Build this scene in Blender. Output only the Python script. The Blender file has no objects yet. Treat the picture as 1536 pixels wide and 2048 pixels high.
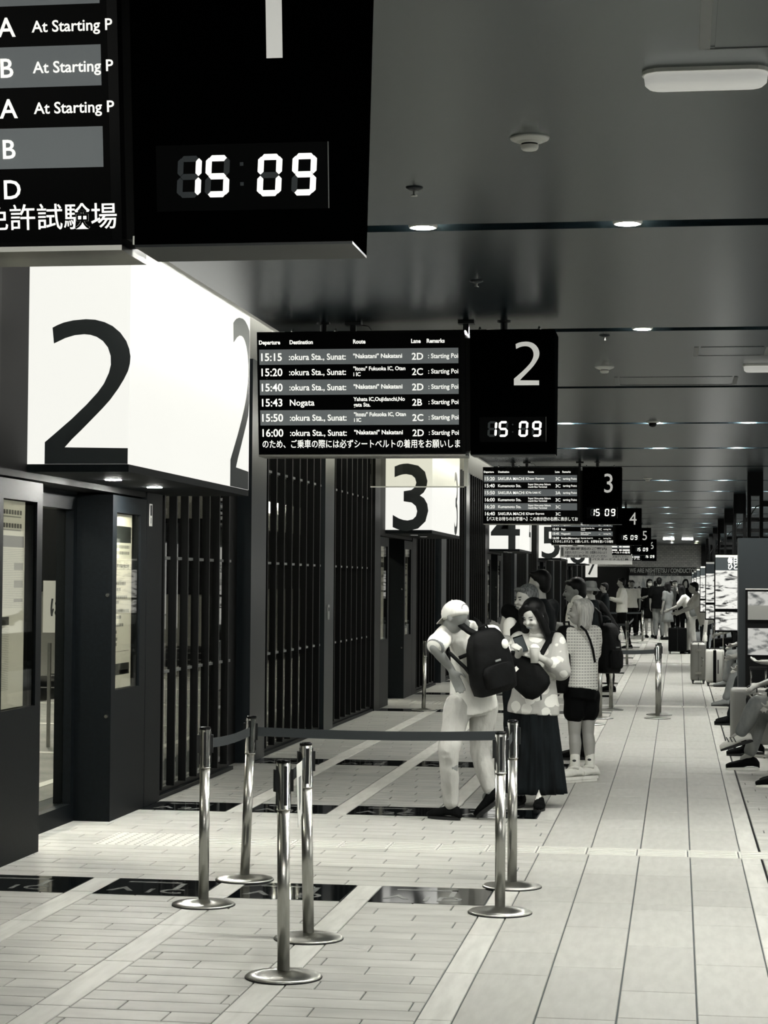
import bpy, math, random
from mathutils import Vector, Matrix
random.seed(7)
C = bpy.context.scene.collection
PI = math.pi
V = Vector
# ------------------------------------------------------------------ camera
cam_d = bpy.data.cameras.new('camera'); cam = bpy.data.objects.new('camera', cam_d); C.objects.link(cam)
cam_d.sensor_fit = 'VERTICAL'; cam_d.sensor_height = 24.0; cam_d.lens = 24.0 * 4000 / 2048
cam_d.clip_start = 0.05; cam_d.clip_end = 300
cam.matrix_world = Matrix(((0.98935470, -0.00207540, 0.14550934, 0.0),
                           (0.14534614, -0.03534778, -0.98874923, 0.0),
                           (0.00719549, 0.99937293, -0.03466985, 1.616),
                           (0, 0, 0, 1)))
bpy.context.scene.camera = cam
# ------------------------------------------------------------------ world, exposure
w = bpy.data.worlds.new('world'); bpy.context.scene.world = w; w.use_nodes = True
w.node_tree.nodes['Background'].inputs[0].default_value = (0.9, 1.0, 1.0, 1)
w.node_tree.nodes['Background'].inputs[1].default_value = 0.10
sc = bpy.context.scene
sc.view_settings.view_transform = 'Standard'; sc.view_settings.look = 'None'
sc.view_settings.exposure = 0.0; sc.view_settings.gamma = 1.0
sc.view_settings.use_curve_mapping = False
sc.cycles.max_bounces = 6; sc.cycles.diffuse_bounces = 3; sc.cycles.glossy_bounces = 3
sc.cycles.transparent_max_bounces = 10; sc.cycles.transmission_bounces = 3
sc.cycles.sample_clamp_indirect = 3.0; sc.cycles.use_light_tree = True
DOWNLIGHT = 1480.0      # radiance of a ceiling downlight disc
YARD_FILL = 260.0
SIGN = 1.0            # backlit gate boxes
def area(name, loc, sx, sy, power, rot=(0, 0, 0)):
    l = bpy.data.lights.new(name, 'AREA'); l.shape = 'RECTANGLE'; l.size = sx; l.size_y = sy; l.energy = power
    o = bpy.data.objects.new(name, l); o.location = loc; o.rotation_euler = rot; C.objects.link(o); return o
# ------------------------------------------------------------------ helpers
def lin(c):
    c /= 255.0
    return c / 12.92 if c <= .04045 else ((c + .055) / 1.055) ** 2.4
def tone(v):
    """grey v (0-255) in the photograph's duotone: teal darks, cream lights"""
    t = min(1, v / 255)
    if t < .28: k = t/.28; a, b = (.78, 1.0, 1.12), (.93, 1.0, 1.03)
    elif t < .6: k = (t-.28)/.32; a, b = (.93, 1.0, 1.03), (1.0, .998, .968)
    else: k = 1; a = b = (1.0, .998, .968)
    return tuple(lin(v * (a[i] * (1 - k) + b[i] * k)) for i in range(3)) + (1,)
MATS = {}
def mat(name, v, rough=.5, metal=0, spec=.5, emit=0, noise=0, nscale=(6, 6, 6), bump=0, rnd=0, coat=0, v2=None, nmin=.35, nmax=.65, det=4, tint=(1, 1, 1)):
    if name in MATS: return MATS[name]
    m = bpy.data.materials.new(name); m.use_nodes = True; nt = m.node_tree; b = nt.nodes['Principled BSDF']
    tw = lambda q: tuple(tone(q)[i]*tint[i] for i in range(3))+(1,)
    col = tw(v)
    b.inputs['Base Color'].default_value = col; b.inputs['Roughness'].default_value = rough
    b.inputs['Metallic'].default_value = metal; b.inputs['Specular IOR Level'].default_value = spec
    if coat: b.inputs['Coat Weight'].default_value = coat; b.inputs['Coat Roughness'].default_value = .08
    if emit:
        b.inputs['Emission Color'].default_value = col; b.inputs['Emission Strength'].default_value = emit
    src = None
    if noise or v2 is not None or bump:
        tc = nt.nodes.new('ShaderNodeTexCoord'); mp = nt.nodes.new('ShaderNodeMapping'); mp.inputs['Scale'].default_value = nscale
        geo = nt.nodes.new('ShaderNodeNewGeometry')
        nt.links.new(geo.outputs['Position'], mp.inputs['Vector'])
        nz = nt.nodes.new('ShaderNodeTexNoise'); nz.inputs['Scale'].default_value = 1; nz.inputs['Detail'].default_value = det
        nt.links.new(mp.outputs[0], nz.inputs['Vector'])
        if noise or v2 is not None:
            mr = nt.nodes.new('ShaderNodeMapRange'); mr.inputs['From Min'].default_value = nmin; mr.inputs['From Max'].default_value = nmax
            nt.links.new(nz.outputs['Fac'], mr.inputs['Value'])
            mx = nt.nodes.new('ShaderNodeMix'); mx.data_type = 'RGBA'
            lo = tw(v - noise) if v2 is None else tw(v2); hi = tw(v + noise) if v2 is None else col
            mx.inputs['A'].default_value = lo; mx.inputs['B'].default_value = hi
            nt.links.new(mr.outputs[0], mx.inputs['Factor']); src = mx.outputs['Result']
        if bump:
            bp = nt.nodes.new('ShaderNodeBump'); bp.inputs['Strength'].default_value = bump; bp.inputs['Distance'].default_value = .035 if bump >= .15 else .01
            nt.links.new(nz.outputs['Fac'], bp.inputs['Height']); nt.links.new(bp.outputs[0], b.inputs['Normal'])
    if rnd:
        oi = nt.nodes.new('ShaderNodeObjectInfo'); mr2 = nt.nodes.new('ShaderNodeMapRange')
        mr2.inputs['To Min'].default_value = 1 - rnd; mr2.inputs['To Max'].default_value = 1 + rnd
        nt.links.new(oi.outputs['Random'], mr2.inputs['Value'])
        vm = nt.nodes.new('ShaderNodeVectorMath'); vm.operation = 'SCALE'
        if src: nt.links.new(src, vm.inputs[0])
        else: vm.inputs[0].default_value = col[:3]
        nt.links.new(mr2.outputs[0], vm.inputs['Scale']); src = vm.outputs[0]
    if src: nt.links.new(src, b.inputs['Base Color'])
    MATS[name] = m; return m
def glass_mat(name, tintv=235, refl=1.0, rough=.02):
    if name in MATS: return MATS[name]
    m = bpy.data.materials.new(name); m.use_nodes = True; nt = m.node_tree; nt.nodes.clear()
    out = nt.nodes.new('ShaderNodeOutputMaterial'); mx = nt.nodes.new('ShaderNodeMixShader')
    tr = nt.nodes.new('ShaderNodeBsdfTransparent'); tr.inputs[0].default_value = tone(tintv)
    gl = nt.nodes.new('ShaderNodeBsdfGlossy'); gl.inputs['Roughness'].default_value = rough
    fr = nt.nodes.new('ShaderNodeFresnel'); fr.inputs[0].default_value = 1.5
    ge = nt.nodes.new('ShaderNodeNewGeometry'); io = nt.nodes.new('ShaderNodeMapRange'); io.inputs['To Min'].default_value = 1.45; io.inputs['To Max'].default_value = 1/1.45
    nt.links.new(ge.outputs['Backfacing'], io.inputs['Value']); nt.links.new(io.outputs[0], fr.inputs[0])
    nt.links.new(fr.outputs[0], mx.inputs[0]); nt.links.new(tr.outputs[0], mx.inputs[1]); nt.links.new(gl.outputs[0], mx.inputs[2])
    nt.links.new(mx.outputs[0], out.inputs[0]); MATS[name] = m; return m

def empty(name, loc, label=None, cat=None, group=None, kind=None, rz=0):
    o = bpy.data.objects.new(name, None); C.objects.link(o); o.location = loc; o.rotation_euler = (0, 0, rz)
    o.empty_display_size = .1
    return tag(o, label, cat, group, kind)
def tag(o, label=None, cat=None, group=None, kind=None):
    if label: o['label'] = label
    if cat: o['category'] = cat
    if group: o['group'] = group
    if kind: o['kind'] = kind
    return o
class MB:
    def __init__(s): s.v = []; s.f = []
    def add(s, vs, fs):
        n = len(s.v); s.v += [tuple(a) for a in vs]; s.f += [tuple(i + n for i in f) for f in fs]; return s
    def box(s, x0, x1, y0, y1, z0, z1, rot=None, cen=None):
        vs = [V((x, y, z)) for z in (z0, z1) for y in (y0, y1) for x in (x0, x1)]
        if rot is not None:
            c = V(cen) if cen else V(((x0+x1)/2, (y0+y1)/2, (z0+z1)/2)); vs = [c + rot @ (p - c) for p in vs]
        return s.add(vs, [(0,2,3,1),(4,5,7,6),(0,1,5,4),(2,6,7,3),(0,4,6,2),(1,3,7,5)])
    def slab(s, x0, x1, y0, y1, z0, z1, b=.003):
        """box with a chamfered top"""
        vs = [(x0,y0,z0),(x1,y0,z0),(x1,y1,z0),(x0,y1,z0),(x0,y0,z1-b),(x1,y0,z1-b),(x1,y1,z1-b),(x0,y1,z1-b),
              (x0+b,y0+b,z1),(x1-b,y0+b,z1),(x1-b,y1-b,z1),(x0+b,y1-b,z1)]
        fs = [(0,3,2,1),(8,9,10,11)]
        for a in range(4):
            c = (a+1) % 4; fs += [(a,c,4+c,4+a),(4+a,4+c,8+c,8+a)]
        return s.add(vs, fs)
    def rings(s, rs, cap=True):
        n = len(rs[0]); vs = [p for r in rs for p in r]; fs = []
        for i in range(len(rs)-1):
            for j in range(n):
                k = (j+1) % n; fs.append((i*n+j, i*n+k, (i+1)*n+k, (i+1)*n+j))
        if cap: fs += [tuple(range(n))[::-1], tuple((len(rs)-1)*n+j for j in range(n))]
        return s.add(vs, fs)
    def tube(s, pts, r, n=10, cap=True):
        pts = [V(p) for p in pts]; rs = []; rr = r if isinstance(r, (list, tuple)) else [r]*len(pts)
        prev = None
        for i, p in enumerate(pts):
            d = (pts[min(i+1, len(pts)-1)] - pts[max(i-1, 0)]).normalized()
            if prev is None: a = d.orthogonal().normalized()
            else: a = (prev - d*prev.dot(d)).normalized()
            prev = a; b = d.cross(a)
            rs.append([p + rr[i]*(a*math.cos(2*PI*j/n) + b*math.sin(2*PI*j/n)) for j in range(n)])
        return s.rings(rs, cap)
    def lathe(s, prof, n=24, c=(0,0,0), cap=True):
        return s.rings([[(c[0]+r*math.cos(2*PI*j/n), c[1]+r*math.sin(2*PI*j/n), c[2]+z) for j in range(n)] for r, z in prof], cap)
    def ell(s, c, r, M=None, n=14, m=9):
        c = V(c); rs = []
        for i in range(m+1):
            t = PI*(i+.0)/m; t = min(max(t, .12), PI-.12)
            rs.append([V((r[0]*math.sin(t)*math.cos(2*PI*j/n), r[1]*math.sin(t)*math.sin(2*PI*j/n), -r[2]*math.cos(t))) for j in range(n)])
        rs = [[c + (M @ p if M else p) for p in q] for q in rs]
        return s.rings(rs)
    def cap(s, p0, r0, p1, r1, n=12):
        p0, p1 = V(p0), V(p1); d = p1 - p0; L = d.length
        if L < 1e-5: return s.ell(p0, (r0, r0, r0))
        d /= L; a = d.orthogonal().normalized(); b = d.cross(a); rs = []
        def ring(c, r): return [c + r*(a*math.cos(2*PI*j/n) + b*math.sin(2*PI*j/n)) for j in range(n)]
        for t in (80, 55, 28): rs.append(ring(p0 - d*r0*math.sin(math.radians(t)), r0*math.cos(math.radians(t))))
        rs += [ring(p0, r0), ring((p0+p1)/2, (r0+r1)/2), ring(p1, r1)]
        for t in (28, 55, 80): rs.append(ring(p1 + d*r1*math.sin(math.radians(t)), r1*math.cos(math.radians(t))))
        return s.rings(rs)
    def poly(s, pts, n, th):
        """flat polygon (ordered ring of 3-D points) extruded by n*th"""
        pts = [V(p) for p in pts]; q = [p + V(n)*th for p in pts]; k = len(pts)
        fs = [tuple(range(k))[::-1], tuple(range(k, 2*k))] + [(i, (i+1) % k, k+(i+1) % k, k+i) for i in range(k)]
        return s.add(pts+q, fs)
    def build(s, name, m, parent=None, smooth=False, sub=None):
        me = bpy.data.meshes.new(name); me.from_pydata([tuple(p) for p in s.v], [], s.f); me.update()
        if m: me.materials.append(m)
        if smooth:
            for p in me.polygons: p.use_smooth = True
        o = bpy.data.objects.new(name, me); C.objects.link(o)
        if parent: o.parent = parent
        return o
def share(name, me, parent, loc=(0,0,0), rz=0):
    o = bpy.data.objects.new(name, me); C.objects.link(o); o.parent = parent; o.location = loc; o.rotation_euler = (0,0,rz); return o
PEND = []
def blob(mb, name, m, parent, vox=.012, sm=6, smf=.5, wr=0):
    o = mb.build(name, m, parent)
    r = o.modifiers.new('r', 'REMESH'); r.mode = 'VOXEL'; r.voxel_size = vox; r.use_smooth_shade = True
    if sm: s = o.modifiers.new('s', 'SMOOTH'); s.iterations = sm; s.factor = smf
    if wr:
        if 'wr' not in bpy.data.textures: tx = bpy.data.textures.new('wr', 'CLOUDS'); tx.noise_scale = .12; tx.noise_depth = 1
        d = o.modifiers.new('d', 'DISPLACE'); d.texture = bpy.data.textures['wr']; d.strength = wr; d.mid_level = .5; d.texture_coords = 'LOCAL'
    PEND.append(o); return o
TEXTS = []
def text(s, size, M, m, parent, name='lettering', align='LEFT', sx=1.0, bold=0.0, ext=.0004):
    cu = bpy.data.curves.new('t', 'FONT'); cu.body = s; cu.size = size; cu.align_x = align; cu.resolution_u = 3
    cu.offset = bold*size; cu.extrude = ext; cu.materials.append(m)
    o = bpy.data.objects.new('t', cu); C.objects.link(o)
    M = M @ Matrix.Diagonal((sx, 1, 1, 1)); TEXTS.append((o, name, parent, M)); return o
def face_matrix(o, right, up):
    r = V(right).normalized(); u = V(up).normalized(); n = r.cross(u)
    return Matrix(((r.x,u.x,n.x,o[0]),(r.y,u.y,n.y,o[1]),(r.z,u.z,n.z,o[2]),(0,0,0,1)))

# ------------------------------------------------------------------ materials
m_paver = mat('paver_stone', 176, .5, noise=9, nscale=(2.5, 7, 6), rnd=.07, bump=.05, spec=.4)
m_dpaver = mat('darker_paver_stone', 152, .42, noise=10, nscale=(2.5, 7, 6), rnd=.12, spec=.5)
m_plank = mat('pale_oak_effect_tile', 194, .5, noise=8, nscale=(20, 3, 6), rnd=.03)
m_tile = mat('walkway_tile', 180, .42, noise=5, nscale=(26, 5, 6), rnd=.05, bump=.03, spec=.45)
m_tact = mat('tactile_block', 206, .5, rnd=.02)
m_grout = mat('grout', 92, .9)
m_plate = mat('black_polished_plate', 14, .06, spec=.8)
m_platetxt = mat('plate_lettering', 130, .15)
m_ceil = mat('ceiling_board', 26, .27, noise=3, nscale=(2, 60, 20), rnd=.03, spec=.8, coat=.2, tint=(.72, 1.06, 1.3))
m_seam = mat('ceiling_slot_black', 4, .8)
m_cove = mat('cove_white', 240, .5); m_ceil.node_tree.nodes['Principled BSDF'].inputs['Coat Roughness'].default_value = .24; m_ceil.node_tree.nodes['Principled BSDF'].inputs['Specular Tint'].default_value = (.78, 1.0, 1.0, 1)
m_black = mat('black_steel', 13, .5, spec=.12, noise=3, nscale=(40, 40, 40), tint=(.85, 1, 1.12))
m_fin = mat('black_fin', 4, .45, spec=.15)
m_pillar = mat('dark_grey_pillar', 24, .34, spec=.3, tint=(.88, 1, 1.1))
m_dark = mat('dead_black', 3, .6, spec=.2)
m_gloss = mat('gloss_black', 4, .2, spec=.15)
m_steel = mat('brushed_steel', 205, .27, metal=1)
m_steel2 = mat('brushed_steel_base', 190, .3, metal=1)
m_chrome = mat('chrome', 222, .2, metal=1)
for m_, an_ in ((m_steel, .5), (m_steel2, .85)):
    tn = m_.node_tree.nodes.new('ShaderNodeTangent'); tn.direction_type = 'RADIAL'; tn.axis = 'Z'
    m_.node_tree.links.new(tn.outputs[0], m_.node_tree.nodes['Principled BSDF'].inputs['Tangent']); m_.node_tree.nodes['Principled BSDF'].inputs['Anisotropic'].default_value = an_
m_blkpl = mat('black_plastic', 16, .35)
m_belt = mat('grey_belt', 46, .7)
m_white = mat('white_plastic', 250, .4)
m_whitee = mat('lit_downlight', 245, .5, emit=DOWNLIGHT)
m_lamp = mat('lamp_cover', 235, .5, emit=.35)
m_sign = mat('backlit_white', 246, .35, emit=SIGN, spec=.1); m_sign.node_tree.nodes['Principled BSDF'].inputs['Base Color'].default_value = (.03, .03, .03, 1)
m_digit = mat('sign_digit_black', 38, .4)
m_screen = mat('screen_black', 4, .25, spec=.08)
m_rowg = mat('screen_grey_row', 100, .3, emit=.62)
m_txt = mat('screen_text', 246, .5, emit=1.0)
m_txtd = mat('unlit_segment', 34, .5, emit=.5)
m_num = mat('number_decal', 214, .5, emit=.55)
m_glass = glass_mat('clear_glass', 246)
m_glassd = glass_mat('yard_glass', 205)
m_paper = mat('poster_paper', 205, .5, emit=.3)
m_paperg = mat('poster_grey', 150, .5)
m_ink = mat('poster_ink', 40, .5)
m_inkl = mat('poster_ink_light', 130, .5)
m_asph = mat('yard_asphalt', 150, .7, noise=12, nscale=(3, 3, 3))
m_skin = mat('skin', 165, .5); m_skin2 = mat('skin_tan', 132, .5)  # mid and darker tan complexions, each one even colour
m_skin3 = mat('skin_pale', 200, .5)
m_hair = mat('black_hair', 4, .5, spec=.2, noise=3, nscale=(90, 90, 12)); m_hairg = mat('grey_hair', 70, .5, noise=45, nscale=(120, 120, 25))
m_hairl = mat('light_bob_hair', 172, .32, noise=26, nscale=(70, 70, 6))
m_wht = mat('white_cloth', 240, .8, noise=3, nscale=(10, 10, 5), bump=.5)
m_beige = mat('pale_trousers', 188, .8, noise=8, nscale=(11, 11, 4), bump=.6)
m_bcl = mat('black_cloth', 5, .8, spec=.1, bump=.2, nscale=(10, 10, 4)); m_bag = mat('black_nylon', 4, .65, spec=.15, noise=4, nscale=(14, 14, 14), bump=.2)
m_denim = mat('grey_denim', 122, .8, noise=14, nscale=(10, 10, 4), bump=.6); m_ddenim = mat('dark_denim', 20, .85, spec=.1, noise=8, nscale=(16, 16, 3))
m_gcl = mat('mid_grey_cloth', 120, .8, noise=6); m_dcl = mat('charcoal_cloth', 24, .8, spec=.1)
m_lip = mat('lip', 92, .4); m_eye = mat('eye_dark', 12, .2); m_brow = mat('brow', 50, .6)
m_rub = mat('black_rubber', 10, .6)

# ------------------------------------------------------------------ floor
floor = MB().box(-4.6, 6, -8, 92, -.06, -.008).build('floor', m_grout); tag(floor, kind='structure')
def tileset(name, m, rects, limit=290, gap=.0035, top=0.0, stuff_name=None):
    cache = {}
    rects = sorted(rects, key=lambda r: (r[2] if r[3] > 6.6 else 500))
    near, far = rects[:limit], rects[limit:]
    for x0, x1, y0, y1 in near:
        k = (round(x1-x0, 3), round(y1-y0, 3))
        if k not in cache:
            o = MB().slab(-k[0]/2+gap, k[0]/2-gap, -k[1]/2+gap, k[1]/2-gap, -.008, top, .0025).build(name, m, floor); cache[k] = o.data
            o.location = ((x0+x1)/2, (y0+y1)/2, 0)
        else: share(name, cache[k], floor, ((x0+x1)/2, (y0+y1)/2, 0))
    if far:
        mb = MB()
        for x0, x1, y0, y1 in far: mb.slab(x0+gap, x1-gap, y0+gap, y1-gap, -.008, top, .002)
        o = mb.build(stuff_name or name, m, floor); o['kind'] = 'stuff'
PLATES = [3.0, 10.03, 13.74, 17.42, 24.75, 28.53, 32.2, 36.0, 39.7, 43.4, 47.1, 50.8, 54.5, 58.2, 61.9, 65.6, 69.3, 73.0]
STRIPS = [(-3.13, -2.985), (-2.415, -2.275), (-1.685, -1.55), (-.955, -.82)]
TACT = [(12.03+14.45*k, 12.33+14.45*k) for k in range(6)]
def open_zone(y):    # gate forecourts are paved without strips
    return any(10.57+14.45*k < y < 13.72+14.45*k for k in range(-1, 6))
pav, dpav, planks, tiles, tact, plates = [], [], [], [], [], []
# plates
for y in PLATES:
    for a, b in ((-3.74, -3.13), (-2.985, -2.415), (-2.275, -1.685), (-1.55, -.955)):
        plates.append((a, b, y, y+.54))
# strips
L0, L1 = -4.06, -.82
segs = []; edges = [-8.0]
for k in range(-1, 6): edges += [10.57+14.45*k, 13.74+14.45*k]
edges.append(84)
for i in range(0, len(edges)-1, 2):
    y = edges[i]
    while y < edges[i+1]-.01:
        y2 = min(y+.9, edges[i+1])
        for a, b in STRIPS: planks.append((a, b, y, y2))
        y = y2
def rowfill(lst, x0, x1, y0, y1, wid, off):
    x = x0 - (off % 1.0)*wid
    while x < x1-.001:
        a, b = max(x, x0), min(x+wid, x1)
        if b-a < .04 and lst and abs(lst[-1][1]-a) < 1e-6: lst[-1] = (lst[-1][0], b, lst[-1][2], lst[-1][3])
        elif b-a < .04: off_fix = True; lst.append((a, b, y0, y1))
        else: lst.append((a, b, y0, y1))
        x += wid
PITCH = .166
y = -8.0; r = 0
blk = sorted([(p, p+.54) for p in PLATES] + TACT)
while y < 84:
    y2 = y+PITCH
    for a, b in blk:
        if a - 1e-6 <= y < b: y2 = None; ynext = b; break
        if y < a < y2: y2 = a
    if y2 is None:
        if any(abs(ynext-(p+.54)) < 1e-6 for p in PLATES) or not open_zone(y): pass
        y = ynext; continue
    for e in edges:
        if y < e-1e-6 < y2: y2 = e
    off = (r*.37) % 1.0
    if open_zone((y+y2)/2): rowfill(pav, L0, L1, y, y2, .57, off)
    else:
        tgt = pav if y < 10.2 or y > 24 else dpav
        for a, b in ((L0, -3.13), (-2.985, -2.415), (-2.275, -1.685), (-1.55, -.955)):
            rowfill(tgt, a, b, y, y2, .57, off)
    y = y2; r += 1
for t0, t1 in TACT: rowfill(pav, L0, -3.54, t0, (t0+t1)/2, .57, 0); rowfill(pav, L0, -3.54, (t0+t1)/2, t1, .57, .4)
pavR = []
y = -2.0
while y < 40:
    rowfill(pavR, .495, 1.8, y, y+PITCH, .57, (r*.37) % 1); y += PITCH; r += 1
# walkway tiles
cols = [(-.82, -.522), (-.522, -.223), (-.223, .074), (.074, .373)]
for ci, (a, b) in enumerate(cols):
    y = -8+[.3, .0, .55, .15][ci]
    random.seed(ci*11+3)
    while y < 84:
        y2 = y + random.choice([.5, 1.0, 1.0, 1.0])
        nxt = y2
        for t0, t1 in TACT+[(10.22, 10.22)]:
            if y < t0 < y2: y2 = t0; nxt = t1
        tiles.append((a, b, y, y2)); y = nxt
y = -8.0
while y < 84:
    y2 = y+.9; nxt = y2
    for t0, t1 in TACT:
        if y < t0 < y2: y2 = t0; nxt = t1
    planks.append((.373, .487, y, y2)); y = nxt
tileset('paver', m_paver, pav); tileset('darker_paver', m_dpaver, dpav)  # second set is laid in a darker stone tone
tileset('border_plank', m_plank, planks, 280); tileset('walkway_tile', m_tile, tiles, 290)
tileset('seating_paver', m_paver, pavR, 150)
tb = MB().slab(-.1465, .1465, -.1465, .1465, -.008, .001, .002)
for i in range(4): tb.slab(-.135, .135, -.122+i*.072, -.095+i*.072, 0, .0055, .002)
tb_me = None
for t0, t1 in TACT[:4]:
    x = -2.94
    while x < .45:
        if tb_me is None: o = tb.build('tactile_block', m_tact, floor); tb_me = o.data; o.location = (x+.15, (t0+t1)/2, 0)
        else: share('tactile_block', tb_me, floor, (x+.15, (t0+t1)/2, 0))
        x += .3
db = MB().slab(-.1465, .1465, -.1465, .1465, -.008, .001, .002)
for i in range(5):
    for j in range(5): db.lathe([(.011, 0), (.009, .005)], 6, (-.118+i*.059, -.118+j*.059, 0))
db_me = None
for t0, t1 in TACT[:3]:
    for ix in range(2):
        for iy in range(2):
            p = (-3.54+.3*ix+.15, t0-.15+.3*iy+.15, 0)
            if db_me is None: o = db.build('dotted_tactile_block', m_tact, floor); db_me = o.data; o.location = p
            else: share('dotted_tactile_block', db_me, floor, p)
    mb = MB()
mb = None
for x0, x1, y0, y1 in plates:
    o = MB().slab(x0+.003, x1-.003, y0+.003, y1-.003, -.008, .0005, .001).build('lane_marker_plate', m_plate, floor)
    if 9 < y0 < 18:
        cx = (x0+x1)/2
        lane = {-3.435: 'A', -2.7: 'B', -1.98: 'C', -1.2525: 'D'}[min((-3.435, -2.7, -1.98, -1.2525), key=lambda q: abs(q-cx))]
        if y0 < 11: lane = {'A': 'C', 'B': 'C', 'C': 'D', 'D': 'D'}[lane]
        num = '1' if y0 < 11 else '2'
        text(num+lane, .19, face_matrix((cx-.06, y0+.08, .0012), (1,0,0), (0,1,0)), m_platetxt, o, 'lane_number', bold=.01)
        a = MB(); z = .0008
        a.box(cx-.2, cx+.12, y1-.13, y1-.10, z, z+.0008)
        a.box(cx+.09, cx+.12, y1-.32, y1-.10, z, z+.0008)
        a.poly([(cx-.24, y0+.12, z), (cx-.17, y0+.26, z), (cx-.10, y0+.12, z), (cx-.13, y0+.12, z), (cx-.17, y0+.2, z), (cx-.21, y0+.12, z)], (0,0,1), .0008)
        a.build('lane_arrow', m_platetxt, o)
# dark expansion joint beside the seating paving
MB().box(.4865, .4945, -8, 84, -.0078, -.002).build('expansion_joint', m_dark, floor)

# ------------------------------------------------------------------ ceiling
ZC = 3.21
J0 = 8.9; JP = 3.72; JW = .085
ceiling = MB().box(-4.6, 6, -8, 92, ZC+.55, ZC+.65).build('ceiling', m_seam); tag(ceiling, kind='structure')
MB().box(-4.2, -2.55, -8, 84, ZC+.38, ZC+.42).build('cove_panel', m_cove, ceiling)
MB().box(-2.56, -2.53, -8, 84, ZC, ZC+.39).build('cove_edge', m_cove, ceiling)
k = -4; joints = []
cp = None
while J0+JP*k < 84:
    yj = J0+JP*k; joints.append(yj)
    if cp is None: cp = MB().box(-2.53, 6, JW, JP-JW, ZC, ZC+.06).build('ceiling_panel', m_ceil, ceiling); cp.location = (0, yj, 0)
    else: share('ceiling_panel', cp.data, ceiling, (0, yj, 0))
    MB().box(-2.53, 6, yj-JW-.01, yj+JW+.01, ZC+.07, ZC+.09).build('slot_backing', m_seam, ceiling)
    k += 1
# downlights in the slots
n_dl = 0
names = {0: 'nearest', 1: 'second', 2: 'third'}
proto = None
LX = (-1.14, -.225, .69, 1.6, 2.9, 4.4)
for ji, yj in enumerate(joints):
    ZL = ZC+.004 if yj < 14 or yj > 74 else ZC+.049
    if (ji-4) % 3 == 2 or yj > 83.9: continue
    for x in LX:
        if proto is None:
            proto = empty('downlight', (x, yj-.01, ZL))
            MB().lathe([(.062, -.006), (.066, 0), (.066, .03), (.052, .03), (.052, -.006), (.062, -.006)], 20, cap=False).build('trim_ring', m_white, proto, True)
            MB().lathe([(.0505, -.003), (.0505, .02)], 20).build('diffuser', m_whitee, proto)
            o = proto
        else:
            o = proto.copy(); C.objects.link(o); o.location = (x, yj-.01, ZL)
            for ch in proto.children:
                c = ch.copy(); C.objects.link(c); c.parent = o
        OW = ['first', 'second', 'third', 'fourth', 'fifth', 'sixth', 'seventh', 'eighth', 'ninth', 'tenth', 'eleventh', 'twelfth', 'thirteenth', 'fourteenth', 'fifteenth', 'sixteenth', 'seventeenth', 'eighteenth', 'nineteenth', 'twentieth', 'last']
        PW = ['leftmost', 'second from left', 'third from left', 'third from right', 'second from right', 'rightmost'][LX.index(x)]
        q_ = round((yj-J0)/JP)
        lab = '%s round downlight in the %s ceiling slot %s' % (PW, OW[min(abs(q_)-(q_ < 0), 20)], 'ahead of the viewer' if q_ >= 0 else 'behind the nearest visible one')
        tag(o, lab, 'downlight', 'downlights in the ceiling slots'); n_dl += 1
# unseen strip lamps added to brighten the white cove
for i in range(9):
    r = empty('cove_fill_lamp', (-2.585, 1.0+i*9.2, ZC+.10), ['first', 'second', 'third', 'fourth', 'fifth', 'sixth', 'seventh', 'eighth', 'farthest'][i]+' added strip lamp hidden behind the ceiling edge to brighten the white cove', 'lamp', 'added strip lamps in the cove')
    MB().box(-.012, .02, 0, 9.0, -.03, .0).build('cove_fill_channel', m_white, r)
    MB().box(-.010, .018, .02, 8.98, .0, .012).build('lamp_diffuser', mat('cove_fill_glow', 245, .5, emit=95), r)
# other ceiling fittings
def emergency_lamp(x, y, L, label):
    r = empty('emergency_lamp', (x, y, ZC), label, 'lamp')
    def stad(hx, ry, z, n=8):
        pts = []
        for j in range(n+1): a = -PI/2+PI*j/n; pts.append((hx+ry*math.cos(a), ry*math.sin(a), z))
        for j in range(n+1): a = PI/2+PI*j/n; pts.append((-hx+ry*math.cos(a), ry*math.sin(a), z))
        return pts
    MB().rings([stad(L/2-.05, .062, -.012), stad(L/2-.05, .062, 0)]).build('backplate', m_white, r)
    MB().rings([stad(L/2-.052, .042, -.052), stad(L/2-.05, .052, -.042), stad(L/2-.05, .056, -.012)]).build('lamp_cover', m_lamp, r, True)
emergency_lamp(.082, 6.25, .37, 'oblong white ceiling lamp nearest the viewer, top right')
emergency_lamp(.70, 14.75, .45, 'oblong white ceiling lamp farther off at the right edge, beyond the ceiling hatch')
for i, x in enumerate((-.33, .33)):
    r = empty('strip_lamp', (x, 71.5, ZC), ['left', 'right'][i]+' one of two bright strip lamps on the ceiling just before the end wall', 'lamp')
    MB().box(-.20, .20, -.12, .12, -.02, 0).build('lamp_body', m_white, r); MB().box(-.19, .19, -.11, .11, -.045, -.02).build('lamp_diffuser', mat('strip_lamp_lit', 245, .5, emit=45), r)
def detector(x, y, label):
    r = empty('smoke_detector', (x, y, ZC), label, 'detector')
    MB().lathe([(.05, -.016), (.068, -.008), (.072, 0)], 28).build('base_plate', m_white, r, True)
    MB().lathe([(.026, -.045), (.031, -.04), (.033, -.03), (.033, -.028)], 24).build('sensor_cap', m_white, r, True)
    MB().lathe([(.028, -.029), (.03, -.022)], 20).build('smoke_slot', m_dark, r)
    MB().lathe([(.034, -.022), (.05, -.014)], 24).build('sensor_neck', m_white, r, True)
detector(-.53, 7.12, 'round white smoke detector on the near ceiling, left of the nearest oblong lamp')
detector(-.54, 14.8, 'smaller looking white smoke detector above the far ceiling hatch')
detector(-.46, 30.6, 'tiny far smoke detector right of the board numbered 3')
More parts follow.
